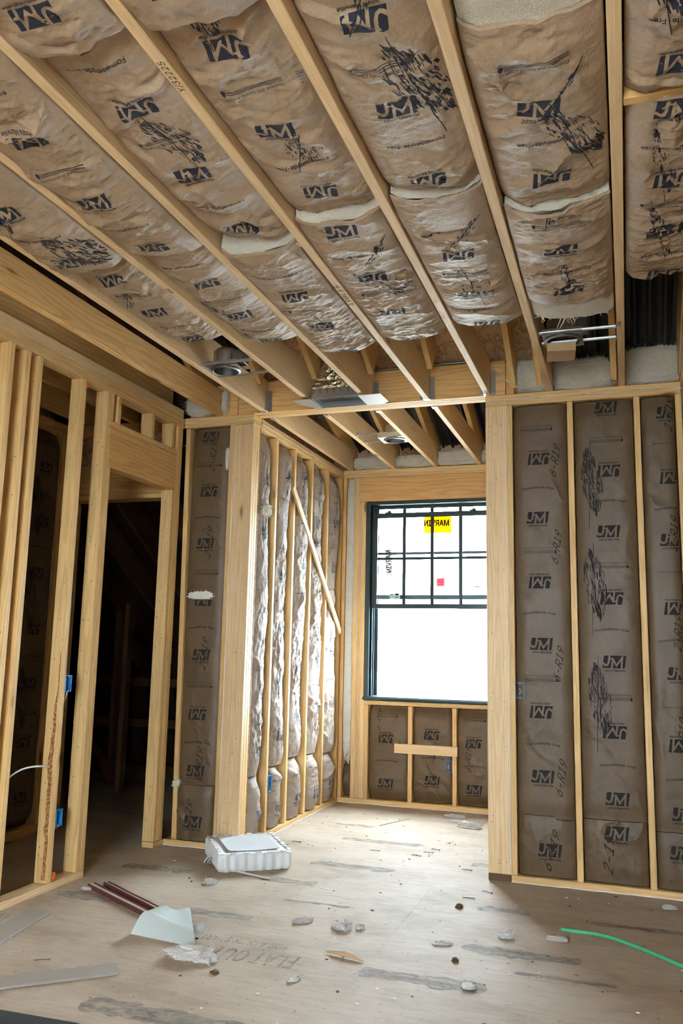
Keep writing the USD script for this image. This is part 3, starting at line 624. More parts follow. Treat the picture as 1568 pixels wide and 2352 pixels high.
# ---- unseen walls that close the room: right side, and the end behind the camera with an opening added to let in fill daylight
wr = thing('wall_right', 'insulated stud wall along the right side of the room', kind='structure')
bx(wr, 'sheathing', 1.43, 1.445, YE, .2, 0, 3.3, 'y', OSB); bx(wr, 'bottom_plate', XR, XR + .14, YE, -.002, 0, .038, 'y'); bx(wr, 'top_plate', XR, XR + .14, YE, -.002, 2.984, H, 'y')
for y0 in np.arange(-7.3, -.2, .41): bx(wr, 'stud', XR, XR + .14, y0, y0 + .038, .039, 2.983)
wk = thing('wall_back', 'end wall behind the viewer with a wide opening added for fill daylight', kind='structure')
OPEN = [(-.65, .85)]
xs = [-2.35] + [k for o in OPEN for k in o] + [1.45]
for k in range(0, len(xs), 2): bx(wk, 'wall_panel', xs[k], xs[k + 1], YE, YE + .14, 0, 3.3, 'z', OSB)
for a, b in OPEN: bx(wk, 'wall_panel', a, b, YE, YE + .14, 0, 1.05, 'x', OSB); bx(wk, 'wall_panel', a, b, YE, YE + .14, 2.35, 3.3, 'x', OSB)
bx(wk, 'gable_panel', -6.3, 1.5, YE - .01, YE + .005, 3.3, 6.0, 'x', OSB)
gr = obj(None, 'ground', aabb(-60, 60, -60, 60, -3.3, -3.2, .01), plain('pale_gravel', (0.55, 0.54, 0.50), .9)); tag(gr, 'pale bare ground outside below the window', 'ground', kind='structure')

# ---- window_1: both sashes pushed up, the lower half open
wn = thing('window_1', 'glare tinted black double hung window with both gridded sashes at the top', kind='structure')
WX0, WX1, WZ0, WZ1 = -1.455, -.185, .912, 2.748
fr = cat_(aabb(WX0, WX0 + .045, YB - .004, YB + .165, WZ0, WZ1, .003), aabb(WX1 - .045, WX1, YB - .004, YB + .165, WZ0, WZ1, .003), aabb(WX0, WX1, YB - .003, YB + .165, WZ1 - .032, WZ1, .003), aabb(WX0, WX1, YB - .012, YB + .175, WZ0, WZ0 + .034, .004))
fo = obj(wn, 'window_frame', fr, FRAME)
obj(fo, 'sill_nosing', aabb(WX0 - .004, WX1 + .004, YB - .026, YB - .0125, WZ0 + .004, WZ0 + .026, .004), FRAME)
for x0 in (WX0 + .0455, WX1 - .0915): obj(fo, 'jamb_liner', cat_(*[aabb(x0 + a, x0 + b, YB + c, YB + d, WZ0 + .035, WZ1 - .033, .002) for a, b, c, d in ((0, .046, .128, .15), (.0 if x0 < -1 else .034, .012 if x0 < -1 else .046, .03, .127), (.0 if x0 < -1 else .022, .024 if x0 < -1 else .046, .078, .088), (.0 if x0 < -1 else .026, .020 if x0 < -1 else .046, .03, .04))]), FRAME)
def sash(y0, y1, z0, z1, rail_b, rail_t, st, mz, xc, glz):
    X0, X1 = WX0 + .062, WX1 - .062
    s_ = obj(wn, 'sash', cat_(aabb(X0, X0 + st, y0, y1, z0, z1), aabb(X1 - st, X1, y0, y1, z0, z1), aabb(X0 + st, X1 - st, y0, y1, z0, z0 + rail_b), aabb(X0 + st, X1 - st, y0, y1, z1 - rail_t, z1)), FRAME)
    for x in xc: obj(s_, 'muntin', aabb(x - .0145, x + .0145, y0 + .004, y1 - .004, z0 + rail_b, z1 - rail_t, .003), FRAME)
    obj(s_, 'muntin', aabb(X0 + st, X1 - st, y0 + .005, y1 - .005, mz - .011, mz + .011, .003), FRAME)
    ym = (y0 + y1) / 2
    xx = [X0 + st] + list(xc) + [X1 - st]; zz = [z0 + rail_b, mz, z1 - rail_t]
    for i in range(len(xx) - 1):
        for j in range(2): obj(s_, 'pane', aabb(xx[i] + .001, xx[i + 1] - .001, ym - .002, ym + .002, zz[j] + .001, zz[j + 1] - .001, .0004), GLASS)
    return s_
XC = [-1.094, -.829, -.563]
s_in = sash(YB + .040, YB + .076, 1.748, 2.640, .040, .045, .040, 2.210, XC, 0)
s_out = sash(YB + .090, YB + .126, 1.836, 2.716, .038, .028, .040, 2.264, [x - .012 for x in XC], 0)
for x in (-1.25, -.45): obj(s_in, 'sash_lock', cat_(aabb(x - .03, x + .03, YB + .045, YB + .07, 2.6405, 2.650, .003), aabb(x - .008, x + .02, YB + .05, YB + .066, 2.6505, 2.664, .004)), FRAME)
yl = YB + .1115
def film_quad(nm, x0, x1, z0, z1, mm, y=yl, par=None): return obj(par or s_out, nm, aabb(x0, x1, y, y + .0006, z0, z1, .0001), mm)
ys_ = film_quad('yellow_label', -.920, -.662, 2.452, 2.618, YELLOW)
def wtext(text, cx, cz, width, rot, mm, par, y=yl - .0012, bold=True, mirror=True):
    v, f = flat_text(text, bold); v = v - v.mean(0); v = v * width * np.array([1, 1.3])
    v = np.concatenate([v + np.array(o) for o in ((-.002, 0), (.002, 0), (0, .002), (0, -.002))]); f = np.concatenate([f + k * (len(v) // 4) for k in range(4)])
    if mirror: v = v * np.array([-1, 1]); f = f[:, ::-1]
    c, s = math.cos(rot), math.sin(rot); v = v @ np.array([[c, s], [-s, c]])
    p = np.column_stack([v[:, 0] + cx, y + .0001 * (np.arange(len(v)) // (len(v) // 4)), v[:, 1] + cz]); return obj(par, 'lettering', trimesh.Trimesh(p, f, process=False), INK_D)
wtext('MARVIN', -.795, 2.545, .235, 0, GREYTXT, ys_)
pl = film_quad('pale_strip_label', -1.292, -1.232, 2.02, 2.335, PALEF)
wtext('MARVIN', -1.262, 2.20, .21, math.pi / 2 + .08, GREYTXT, pl)
sw = [(.022 * math.cos(a) * (1 - .06 * a), .022 * math.sin(a) * (1 - .06 * a)) for a in np.linspace(0, 9.5, 40)]
g2 = poly_tri(LineString(sw).buffer(.0032)); obj(pl, 'swirl_mark', trimesh.Trimesh(np.column_stack([g2[0][:, 0] - 1.250, np.full(len(g2[0]), yl - .0012), g2[0][:, 1] + 2.065]), g2[1], process=False), GREYTXT)
rd = film_quad('red_label', -.800, -.728, 1.957, 2.03, REDF)
for k in range(3): film_quad('red_rule', -.795, -.735, 1.972 + k * .018, 1.977 + k * .018, plain('red_print', (.5, .02, .03), .5) if k == 0 else '/World/Looks/red_print', yl - .001, rd)
lb = film_quad('white_label', -1.232, -1.130, 1.80, 1.892, PALEF, YB + .0565, s_in)
for a, b, c, d in ((-1.226, -1.196, 1.872, 1.879), (-1.182, -1.145, 1.870, 1.884), (-1.172, -1.150, 1.85, 1.856)): film_quad('label_rule', a, b, c, d, GREYTXT, YB + .0555, lb)
film_quad('small_dash_mark', -.452, -.404, 1.948, 1.953, GREYTXT)

# ================================================================ INSULATION
cb = 'kraft faced ceiling batt '
DN = -Z_; VN = -Y_
def ceil_batt(label, x0, x1, yfar, ynear, seed, z=H + .030, smears=(), **kw):
    a = dict(edge=.006, bulge=.046, pw=3.6, res=.0055, crink=1.0, fold=1.0, t_body=.14, phase=rng.uniform(.08, .2), flip=True, group='ceiling batts'); a.update(kw)
    return batt(label, (x0 + .006, yfar, z), X_, VN, DN, x1 - x0 - .012, yfar - ynear, seed, smears=smears, **a)
bays = [(JR[k], JR[k + 1] - .040) for k in range(len(JR) - 1)]
far_end = [None, -1.30, -1.17, -1.05, -1.15, -1.20, -1.47, -1.52]
joint = [None, -2.42, -2.42, -2.36, -2.50, -2.55, -2.36, -2.90]
A, B, C, D, E_, F_, G_ = 1, 2, 3, 4, 5, 6, 7
sm = {
    ('A', 0): [('p', smear(.12, .72, .16, .05, -.4, 1, 20))], ('B', 0): [('p', smear(.10, .62, .22, .06, .5, 2, 22)), ('p', smear(.12, .2, .18, .05, .5, 3, 18))],
    ('C', 0): [('p', smear(.20, .55, .16, .05, .3, 4, 12))], ('D', 0): [('w', smear(.24, .78, .42, .16, .7, 5, 70)), ('p', smear(.27, 1.1, .18, .05, -.5, 6, 14))],
    ('E', 0): [('w', smear(.20, .62, .34, .14, .3, 7, 40)), ('p', smear(.24, 1.1, .2, .05, -.6, 8, 12))], ('F', 0): [('p', smear(.21, .33, .18, .07, .2, 9, 24)), ('p', smear(.17, .88, .17, .08, .1, 10, 26))],
    ('G', 0): [('w', smear(.13, .55, .40, .05, .2, 11, 30)), ('w', smear(.12, 1.05, .40, .05, .15, 12, 30))],
    ('A', 1): [('p', smear(.26, .20, .30, .17, .5, 13, 90)), ('p', smear(.15, .52, .2, .03, -.3, 14, 16))], ('B', 1): [], ('C', 1): [('p', smear(.20, .72, .26, .13, .4, 15, 50)), ('p', smear(.2, .12, .1, .1, .4, 25, 20))],
    ('D', 1): [('p', smear(.15, 1.12, .20, .12, .3, 16, 40)), ('p', smear(.22, .46, .14, .14, .1, 17, 34))], ('E', 1): [('p', smear(.27, .62, .38, .17, .35, 18, 90)), ('p', smear(.2, .98, .2, .05, -.4, 19, 16))],
    ('F', 1): [('p', smear(.29, .42, .34, .14, .45, 20, 70)), ('p', smear(.27, .66, .2, .02, -.5, 21, 8))], ('G', 1): [('p', smear(.1, .5, .3, .1, .3, 22, 40))],
}
where = {'A': 'leftmost insulated bay', 'B': 'second bay from left', 'C': 'third bay from left', 'D': 'fourth bay from left', 'E': 'fifth bay from left', 'F': 'sixth bay from left', 'G': 'rightmost bay'}
far_lab = {'A': 'by steel light housing', 'B': 'above foil duct', 'C': 'right of foil duct', 'D': 'before bare sheathing', 'E': 'near right post', 'F': 'with torn fringe', 'G': 'before black baffles'}
zoff = {'A': (.022, -.028), 'B': (.022, -.022), 'C': (-.028, .024), 'D': (-.022, .020), 'E': (-.018, .018), 'F': (-.022, .018), 'G': (.0, .0)}
for nm in 'ABCDEFG':
    k = 'ABCDEFG'.index(nm) + 1; x0, x1 = bays[k]; o = zoff[nm]
    ceil_batt(cb + 'in the ' + where[nm] + ', far piece ' + far_lab[nm], x0, x1, far_end[k], joint[k] + (.0 if o[0] > 0 else -.01), 100 + k, z=H + .034 + o[0], end=(.008 if nm == 'F' else .075, .012), endlen=.11, smears=sm[nm, 0], rag=(.02, .01), body_ext=(.22 if nm == 'F' else -.02, 0), crink=1.35, fold=1.1)
    n1 = {'A': -3.75, 'B': -3.72, 'C': -3.62, 'D': -3.63, 'E': -4.3, 'F': -3.32, 'G': -4.4}[nm]
    yf = joint[k] - (.035 if nm == 'G' else .006 if o[0] > 0 else .022)
    if nm == 'C': yf = -2.41
    ceil_batt(cb + 'in the ' + where[nm] + ', near piece', x0, x1, yf, n1, 120 + k, z=H + .034 + o[1], end=(.02, .018), endlen=.09, smears=sm[nm, 1], rag=(.012, .03), body_ext=(-.01, .22 if nm == 'F' else 0), crink=1.3, fold=1.4)
    if nm in 'ABCDF':
        ceil_batt(cb + 'in the ' + where[nm] + ', nearest piece at top of view', x0, x1, n1 - (.01 if nm != 'F' else .25), -4.9, 140 + k, z=H + .034 + (-.03 if nm in 'ABCD' else .0), end=(.02, .02), rag=(.03, .0), crink=1.2, fold=1.3)
    bx(ce, 'insulation_panel', x0 + .01, x1 - .01, YE + .15, {'E': -4.35, 'G': -4.45}.get(nm, -4.95), H + .03, H + .05, 'y', KRAFT)

# wall batts
def wall_batt(label, x0, x1, z0, z1, seed, y=.030, **kw):
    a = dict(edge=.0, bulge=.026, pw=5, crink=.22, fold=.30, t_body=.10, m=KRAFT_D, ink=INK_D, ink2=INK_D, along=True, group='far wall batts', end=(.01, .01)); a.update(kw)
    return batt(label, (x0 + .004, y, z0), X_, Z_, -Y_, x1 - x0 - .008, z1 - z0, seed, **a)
def dia(cx, cy, s): return ('p', smear(cx, cy, .42, .13, .12, s, 95))
wb_ = 'dark kraft wall batt '
wall_batt(wb_ + 'in the bay right of the post with the blue box', .176, .524, .38, 2.975, 201, phase=.24, flip=False, pcx=.155, smears=[('p', scrawl('6-R19', .262, z, .20, 1.42, 3)) for z in (.25, .93, 1.66, 2.22)])
wall_batt(wb_ + 'below the seam in the bay right of the post', .176, .524, .045, .40, 202, y=.034, phase=.15, pcx=.19, smears=[('p', scrawl('6-R19', .2, .16, .22, 1.3, 5))], fold=.8, crink=.4)
wall_batt(wb_ + 'with spindle shaped ink stamps, second bay right of the post', .561, .931, .40, 2.975, 203, phase=.12, pcx=.20, smears=[dia(.115, .70, 21), dia(.105, 1.40, 22), dia(.10, 2.05, 23)])
wall_batt(wb_ + 'below the seam in the second bay right of the post', .561, .931, .045, .41, 204, y=.034, phase=.28, pcx=.19, smears=[('p', scrawl('2-19', .14, .17, .2, 1.5, 5))], fold=.7, crink=.4)
wall_batt(wb_ + 'cut narrow in the last bay at the right edge', .968, 1.176, .36, 2.975, 205, phase=.1, pcx=.16, smears=[('p', scrawl('2-R19', .165, z, .2, 1.5, 4)) for z in (.55, 1.15, 1.75, 2.50)])
wall_batt(wb_ + 'below the seam in the narrow last bay', .968, 1.176, .045, .38, 206, y=.034, phase=.2, pcx=.14, fold=.7, crink=.4)
wall_batt(wb_ + 'between doorway corner and left post', -2.19, -1.878, .40, 2.975, 207, phase=.10, pcx=.15, smears=[('p', scrawl('2-R19', .175, z, .21, 1.5, 6)) for z in (.16, .92, 1.72, 2.36)])
wall_batt(wb_ + 'puffed piece at the foot, between corner and left post', -2.19, -1.878, .045, .415, 208, y=.030, bulge=.05, phase=.12, pcx=.16, smears=[('p', scrawl('6-19', .12, .18, .17, 1.4, 6))], fold=.9, crink=.5)
aw = 'kraft batt under the window '
for i, (x0, x1, lab) in enumerate(((-1.406, -1.033, 'left of the two short studs'), (-.995, -.633, 'between the two short studs'), (-.595, -.225, 'right of the two short studs'))):
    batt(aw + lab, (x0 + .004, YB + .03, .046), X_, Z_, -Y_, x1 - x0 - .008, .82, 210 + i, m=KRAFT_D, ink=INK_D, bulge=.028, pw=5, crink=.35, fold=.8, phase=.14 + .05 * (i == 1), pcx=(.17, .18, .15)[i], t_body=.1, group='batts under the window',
         smears=[[('p', scrawl('6-R19', .10, .70, .17, 1.5, 2))], [('p', smear(.20, .45, .14, .03, 0, 31, 16))], [('p', scrawl('6-R19', .10, .40, .2, 1.6, 2))]][i])
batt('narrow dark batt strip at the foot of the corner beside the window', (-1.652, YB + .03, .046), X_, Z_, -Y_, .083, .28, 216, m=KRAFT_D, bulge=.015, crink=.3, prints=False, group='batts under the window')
# alcove left wall, creased and bulging into the room
ly = [.118] + [y + .0 for y in ALC]; lys = [(.120, ALC[0])] + [(ALC[i] + .037, ALC[i + 1]) for i in range(3)] + [(ALC[3] + .037, YB - .043)]
names = ['beside the alcove corner post', 'behind the blue box in the alcove', 'in the middle of the alcove side wall', 'crossed by the brace in the alcove', 'next to the window wall in the alcove']
seam = [.47, .50, .52, .50, .47]
for i, (y0, y1) in enumerate(lys):
    wv = lambda S, T, i=i: .010 * np.sin(T * (2.2 + .3 * i) + i * 1.7) + .020 * (ridge(np.stack([S * 3 + T * .9, T * 1.6, np.full(S.shape, i * 5.1)], -1), 300 + i) - .5)
    batt('tall creased pale kraft batt ' + names[i], (XA - .055, y0 + .008, seam[i] - .01), Y_, Z_, X_, y1 - y0 - .050, 2.965 - seam[i], 220 + i, m=KRAFT_M, bulge=.062, pw=2.4, crink=1.5, fold=.7, along=True, res=.007, end=(.02, .04), phase=.16 + .07 * i, pcx=.17, t_body=.07, flip=bool(i % 2),
         extra=wv, group='alcove side batts', rag=(.0, .02), ink=INK_F, ink2=INK_F, smears=[('p', smear(.15, 1.9 + .1 * i, .3, .08, .1, 60 + i, 26)), ('p', smear(.12, .5 + .12 * i, .2, .04, .0, 70 + i, 18))])
    batt('short puffed kraft batt at the floor ' + names[i], (XA - .058, y0 + .012, .045), Y_, Z_, X_, y1 - y0 - .070, seam[i] - .06, 230 + i, m=KRAFT_M, bulge=.09, pw=2.4, crink=.9, fold=1.2, res=.008, end=(.03, .05), phase=.14, pcx=.16, t_body=.07, flip=bool(i % 2), group='alcove floor batts', ink=INK_F)
for i, (y0, y1) in enumerate(lys):
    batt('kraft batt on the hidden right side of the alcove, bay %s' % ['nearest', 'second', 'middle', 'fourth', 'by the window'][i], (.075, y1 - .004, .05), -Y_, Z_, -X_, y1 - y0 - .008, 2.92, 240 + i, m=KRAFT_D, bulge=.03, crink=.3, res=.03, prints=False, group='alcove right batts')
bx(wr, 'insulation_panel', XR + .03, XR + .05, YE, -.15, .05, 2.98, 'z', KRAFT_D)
# side room wall
side = [-.085, -.49, -.90, -1.30, -1.71, -2.1, -2.5]
wheres = ['in the last bay before the eave', 'second bay from the eave', 'third bay from the eave', 'fourth bay from the eave', 'fifth bay from the eave', 'sixth bay from the eave']
for i in range(6):
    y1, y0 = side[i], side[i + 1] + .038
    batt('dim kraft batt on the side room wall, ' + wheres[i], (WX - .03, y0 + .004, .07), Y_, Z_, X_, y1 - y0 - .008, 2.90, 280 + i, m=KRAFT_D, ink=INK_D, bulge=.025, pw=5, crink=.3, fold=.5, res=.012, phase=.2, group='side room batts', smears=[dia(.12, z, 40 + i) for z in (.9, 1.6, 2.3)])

# loose fiberglass
def fluff(label, loc, size, seed, rz=0.0, amp=.16, group=None, sub=4, power=4, cat='fiberglass', m=None, name='fiberglass_tuft', freq=3.0, fine=.06, fuzz=0):
    b = blob(size, seed, amp, freq, sub, power, fine, 1 if name == 'floor_scrap' else 0); c, s = math.cos(rz), math.sin(rz)
    v = np.array(b.vertices); v = v @ np.array([[c, s, 0], [-s, c, 0], [0, 0, 1]]); 
    o = UsdGeom.Mesh(obj(None, name, trimesh.Trimesh(v, b.faces, process=False), m or FLUFF, smooth=True))
    if fuzz:
        r = np.random.default_rng(seed); tm = trimesh.Trimesh(v, b.faces, process=False); pts, fi = trimesh.sample.sample_surface(tm, fuzz, seed=seed); nn = tm.face_normals[fi]
        L = (r.uniform(.35, 1.0, fuzz) * min(.05, .55 * sorted(size)[1]))[:, None]; d1 = nn * .45 + r.normal(0, .6, (fuzz, 3)); d2 = nn * .1 + r.normal(0, .8, (fuzz, 3)); tn = np.cross(d1, [.3, .5, .8]); tn /= np.linalg.norm(tn, axis=1)[:, None]; bn = np.cross(tn, d1); bn /= np.linalg.norm(bn, axis=1)[:, None]
        rows = []
        for q, w in ((pts - nn * .002, .0010), (pts + d1 * L * .5, .0009), (pts + d1 * L * .5 + d2 * L * .5, .0003)):
            for a in (0, 2.1, 4.2): rows.append(q + (tn * math.cos(a) + bn * math.sin(a)) * w)
        V3 = np.concatenate(rows); V3[:, 2] = np.maximum(V3[:, 2], .0006); k = np.arange(fuzz); F3 = [np.stack([k + fuzz * (3 * j + i), k + fuzz * (3 * j + (i + 1) % 3), k + fuzz * (3 * j + 3 + (i + 1) % 3), k + fuzz * (3 * j + 3 + i)], -1) for j in range(2) for i in range(3)]
        obj(o.GetPrim(), 'loose_fibers', (V3, np.concatenate(F3)), m or FLUFF, kind='stuff')
    o.AddTranslateOp().Set(Gf.Vec3d(*loc)); tag(o.GetPrim(), label, cat, group)
    return o
for i, (x0, x1, h, lab) in enumerate(((.208, .395, .215, 'stuffed between the rafters just right of the thin cable'), (.443, .795, .20, 'under the light housing, on the right top plate'), (.888, 1.203, .245, 'tallest one, at the right end of the top plate'))):
    fluff('cream fiberglass block ' + lab, ((x0 + x1) / 2, .09, H + .002), (x1 - x0 + .01, .19, h), 400 + i, amp=.17, fine=.10, freq=2.2, fuzz=1500, group='fiberglass at the top plate', power=6)
for i, (x0, x1, h) in enumerate(((-1.588, -1.214, .12), (-1.168, -.812, .115), (-.766, -.404, .14), (-.356, -.066, .13))):
    fluff(['cream fiberglass block above the window wall, in its leftmost joist bay', 'cream fiberglass block above the window wall, second joist bay', 'cream fiberglass block above the window wall, third joist bay', 'cream fiberglass block above the window wall, beside the right post'][i], ((x0 + x1) / 2, YB + .07, H + .002), (x1 - x0 + .01, .17, h), 410 + i, amp=.15, fine=.1, fuzz=900, group='fiberglass above the window', power=6)
fluff('bluish white fiberglass wad on the left wall corner above the doorway', (-2.13, .03, H + .002), (.22, .18, .15), 420, amp=.2, fuzz=600)
fluff('thin white fiberglass tuft between the two leftmost joists at the beam', (-1.915, -.01, H + .002), (.05, .09, .17), 421, amp=.25)
fluff('pale fiberglass strip stuffed in the corner beside the window', (-1.611, YB + .075, .33), (.082, .14, 2.63), 422, amp=.05, power=8, freq=6)
fluff('white torn fiberglass bared on the batt beside the doorway', (-2.06, .004, 1.70), (.17, .03, .05), 423, amp=.5, fuzz=260)
fluff('small white fiberglass puff at the seam beside the doorway corner', (-2.178, .0, .39), (.05, .04, .045), 424, amp=.4, fuzz=120)
fluff('small fiberglass tuft caught on the edge of the left post', (-1.888, .0, 2.64), (.03, .025, .16), 425, amp=.4)
fluff('white fiberglass wad sticking out near the alcove corner top', (-1.70, .27, 2.33), (.08, .12, .09), 426, amp=.5, fuzz=200)
# hanging torn fibres of the sixth bay
def strands(label, pts_list, group=None):
    o = obj(None, 'fiberglass_strands', cat_(*[tube(p, r, 5) for p, r in pts_list]), FLUFF, smooth=True); tag(o, label, 'fiberglass', group)
lst = []
for k in range(46):
    x = .46 + rng.random() * .36; y = -1.262 + rng.uniform(-.012, .012); L = rng.uniform(.02, .06) if k > 12 else rng.uniform(.05, .13)
    if k < 12: x = .61 + rng.uniform(-.03, .07)
    z = H + .03; p = [(x, y, z)]
    for q in range(5): p.append((p[-1][0] + rng.uniform(-.012, .012), p[-1][1] + rng.uniform(-.01, .012), p[-1][2] - L / 5 * (1 - .3 * q / 5) ))
    lst.append((p, np.linspace(rng.uniform(.003, .008), .0008, 6)))
strands('torn white fiberglass fringe hanging over the cardboard covered light housing', lst)

# ================================================================ FITTINGS
def local(pts, ang, org):
    c, s_ = math.cos(ang), math.sin(ang); p = np.array(pts, float); q = p.copy()
    q[:, 0] = org[0] + p[:, 0] * c - p[:, 1] * s_; q[:, 1] = org[1] + p[:, 0] * s_ + p[:, 1] * c; q[:, 2] = org[2] + p[:, 2]; return q
def moved(mesh, ang=0, org=(0, 0, 0)):
    m = mesh.copy(); m.vertices = local(m.vertices, ang, org); return m
# outlet boxes: local frame opens towards +y', width x', height z
def outlet_box(label, org, ang, w=.055, h=.095, d=.07, wires=True):
    t = .0035; b = thing('outlet_box', label, 'electrical box', loc=org, rz=ang, group='blue plastic outlet boxes')
    obj(b, 'box_body', cat_(aabb(-w / 2, -w / 2 + t, -d, 0, 0, h, .001), aabb(w / 2 - t, w / 2, -d, 0, 0, h, .001), aabb(-w / 2 + t, w / 2 - t, -d, 0, 0, t, .001), aabb(-w / 2 + t, w / 2 - t, -d, 0, h - t, h, .001), aabb(-w / 2 + t, w / 2 - t, -d, -d + t, t, h - t, .001)), BLUE)
    for z in (.008, h - .008):
        k = lathe([(.0, .0), (.005, .0), (.005, .02), (.0, .02)], 12); k.apply_transform(trimesh.transformations.rotation_matrix(math.pi / 2, [1, 0, 0])); k.apply_translation((0, -.001, z)); obj(b, 'screw_lug', k, BLUE, smooth=40)
    if wires:
        for k in range(3):
            x = -.012 + .012 * k; obj(b, 'wire', tube([(x, -d + t + .001, h * .8), (x + .006, -.03, h * .7), (x - .004 + .004 * k, -.012, h * .45), (x + .005, -.02, h * .25), (x + .008, -.045, h * .3)], .0022, 6, 18), WHITE if k == 1 else STEEL_D, smooth=True)
    return b
outlet_box('blue electrical box on the open stud, waist height, left of the doorway', (XL + .002, -1.184, 1.09), -math.pi / 2, wires=False)
outlet_box('blue electrical box low on the open stud left of the doorway', (XL + .002, -1.182, .338), -math.pi / 2, wires=False)
outlet_box('blue electrical box on the first alcove side stud', (XA + .004, .511, .318), -math.pi / 2, h=.115)
outlet_box('blue electrical box with wires under the window, below the flat board', (-.664, YB - .004, .326), math.pi)
outlet_box('dark blue electrical box on the stud beside the right post', (.2035, -.004, 1.09), math.pi, h=.098)
# wires
def cable(label, pts, r, m=WHITE, n=30, name='cable', cat='cable'): tag(obj(None, name, tube(pts, r, 8, n), m, smooth=True), label, cat)
cable('white cable strung from the open stud to the stud pair at left', [(-2.30, -1.236, .668), (-2.30, -1.33, .685), (-2.30, -1.45, .690), (-2.30, -1.55, .672), (-2.305, -1.62, .630)], .0055)
cable('short white wire hanging from the waist height blue box', [(-2.27, -1.178, 1.092), (-2.272, -1.185, 1.06), (-2.275, -1.198, 1.03), (-2.28, -1.208, 1.01)], .003)
cable('thin pale cable drooping from the beam to the fiberglass', [(.045, -.006, 3.262), (.09, -.012, 3.20), (.15, -.016, 3.145), (.22, -.014, 3.10), (.30, -.01, 3.085)], .0045)
cable('dark cable along the top of the beam', [(-.80, -.01, 3.306), (-.5, -.012, 3.303), (-.25, -.01, 3.306), (.0, -.01, 3.302)], .008, STEEL_D)
for loc, lab in (((-2.266, -1.205, 2.925), 'orange sealant blob at the top of the open stud'), ((-2.268, -1.190, .050), 'orange sealant blob at the foot of the open stud')):
    o = UsdGeom.Mesh(obj(None, 'sealant_blob', blob((.022, .026, .04), 7, .3, 3, 3), plain('orange_sealant', (.75, .16, .03), .5) if 'top' in lab else '/World/Looks/orange_sealant', smooth=True)); o.AddTranslateOp().Set(Gf.Vec3d(*loc)); tag(o.GetPrim(), lab, 'sealant')

# recessed light housings
def light_housing(label, cx, cy, x0, x1, bars, r=.082, plate=(.24, .20), z=H + .012, box_off=0.0, group='recessed light housings'):
    t = thing('light_housing', label, 'light fixture', loc=(cx, cy, z), group=group)
    pl = sbox(-plate[0] / 2, -plate[1] / 2, plate[0] / 2, plate[1] / 2).difference(Point(0, 0).buffer(r)); pm = trimesh.creation.extrude_polygon(pl, .0015, engine='earcut')
    edge = cat_(aabb(-plate[0] / 2, plate[0] / 2, -plate[1] / 2, -plate[1] / 2 + .0015, 0, .03, .0003), aabb(-plate[0] / 2, plate[0] / 2, plate[1] / 2 - .0015, plate[1] / 2, 0, .03, .0003))
    obj(t, 'mounting_plate', cat_(pm, edge), STEEL)
    obj(t, 'trim_ring', lathe([(r + .012, -.002), (r + .012, -.006), (r, -.012), (r - .004, -.010), (r - .004, .004), (r, .004)], 36), STEEL_D, smooth=40)
    obj(t, 'can', lathe([(r - .001, .0), (r - .001, .11), (r - .02, .13), (.0, .13)], 36), STEEL, smooth=40)
    obj(t, 'junction_box', aabb(box_off + .09 - .04, box_off + .09 + .04, -.05, .05, .035, .11, .002), STEEL_D)
    for yb in bars:
        b = cat_(aabb(x0 - cx, x1 - cx, yb - cy - .0075, yb - cy + .0075, .014, .017, .0005), aabb(x0 - cx, x1 - cx, yb - cy + .006, yb - cy + .0075, .003, .014, .0005), aabb(x0 - cx + .0005, x0 - cx + .003, yb - cy - .016, yb - cy + .016, -.006, .03, .0005), aabb(x1 - cx - .003, x1 - cx - .0005, yb - cy - .016, yb - cy + .016, -.006, .03, .0005))
        h = obj(t, 'hanger_bar', b, STEEL)
        for xs in (x0 - cx + .006, x1 - cx - .006):
            s = trimesh.creation.icosphere(1, .006); s.apply_translation((xs, yb - cy, .002)); obj(h, 'nail_head', s, STEEL)
    return t
light_housing('steel recessed light housing beside the leftmost insulated joist bay', -1.470, -.905, -1.590, -1.212, (-1.02, -.79))
light_housing('steel recessed light housing hung between the alcove joists', -.905, 1.05, -1.170, -.810, (.86, 1.11))
l3 = light_housing('recessed light housing half covered by cardboard near the right post', .565, -.85, .441, .845, (-.80, -.96), r=.09, plate=(.21, .22), z=H + .022)
cbm = plain('brown_cardboard', (0.50, 0.34, 0.19), .8)
cd = thing('cardboard_cover', 'brown cardboard flap taped below the light housing at right', 'cardboard', loc=(.545, -.785, H - .046), rz=.10)
obj(cd, 'cover_panel', aabb(-.075, .075, -.085, .085, 0, .004, .001), cbm); obj(cd, 'cover_flap', aabb(-.075, .075, -.089, -.0853, .0, .048, .001), cbm); obj(cd, 'cover_flap', aabb(.0755, .079, -.085, .085, .0, .048, .001), cbm)
# round ceiling box
rb = thing('ceiling_box', 'round grey ceiling box beside the white fiberglass roll', 'electrical box', loc=(-.487, -2.262, H - .012))
obj(rb, 'box_shell', lathe([(.0, .05), (.045, .05), (.047, .0), (.050, -.002), (.050, -.005), (.0, -.005)], 32), plain('grey_metal', (.20, .21, .20), .45, .7), smooth=40)
for a in (.5, 2.0, 3.6): 
    k = aabb(-.016, .016, -.003, .003, -.0075, -.0052, .0006); k.apply_transform(trimesh.transformations.rotation_matrix(a, [0, 0, 1])); k.apply_translation((.02 * math.cos(a), .02 * math.sin(a), 0)); obj(rb, 'slot_bracket', k, STEEL_D)
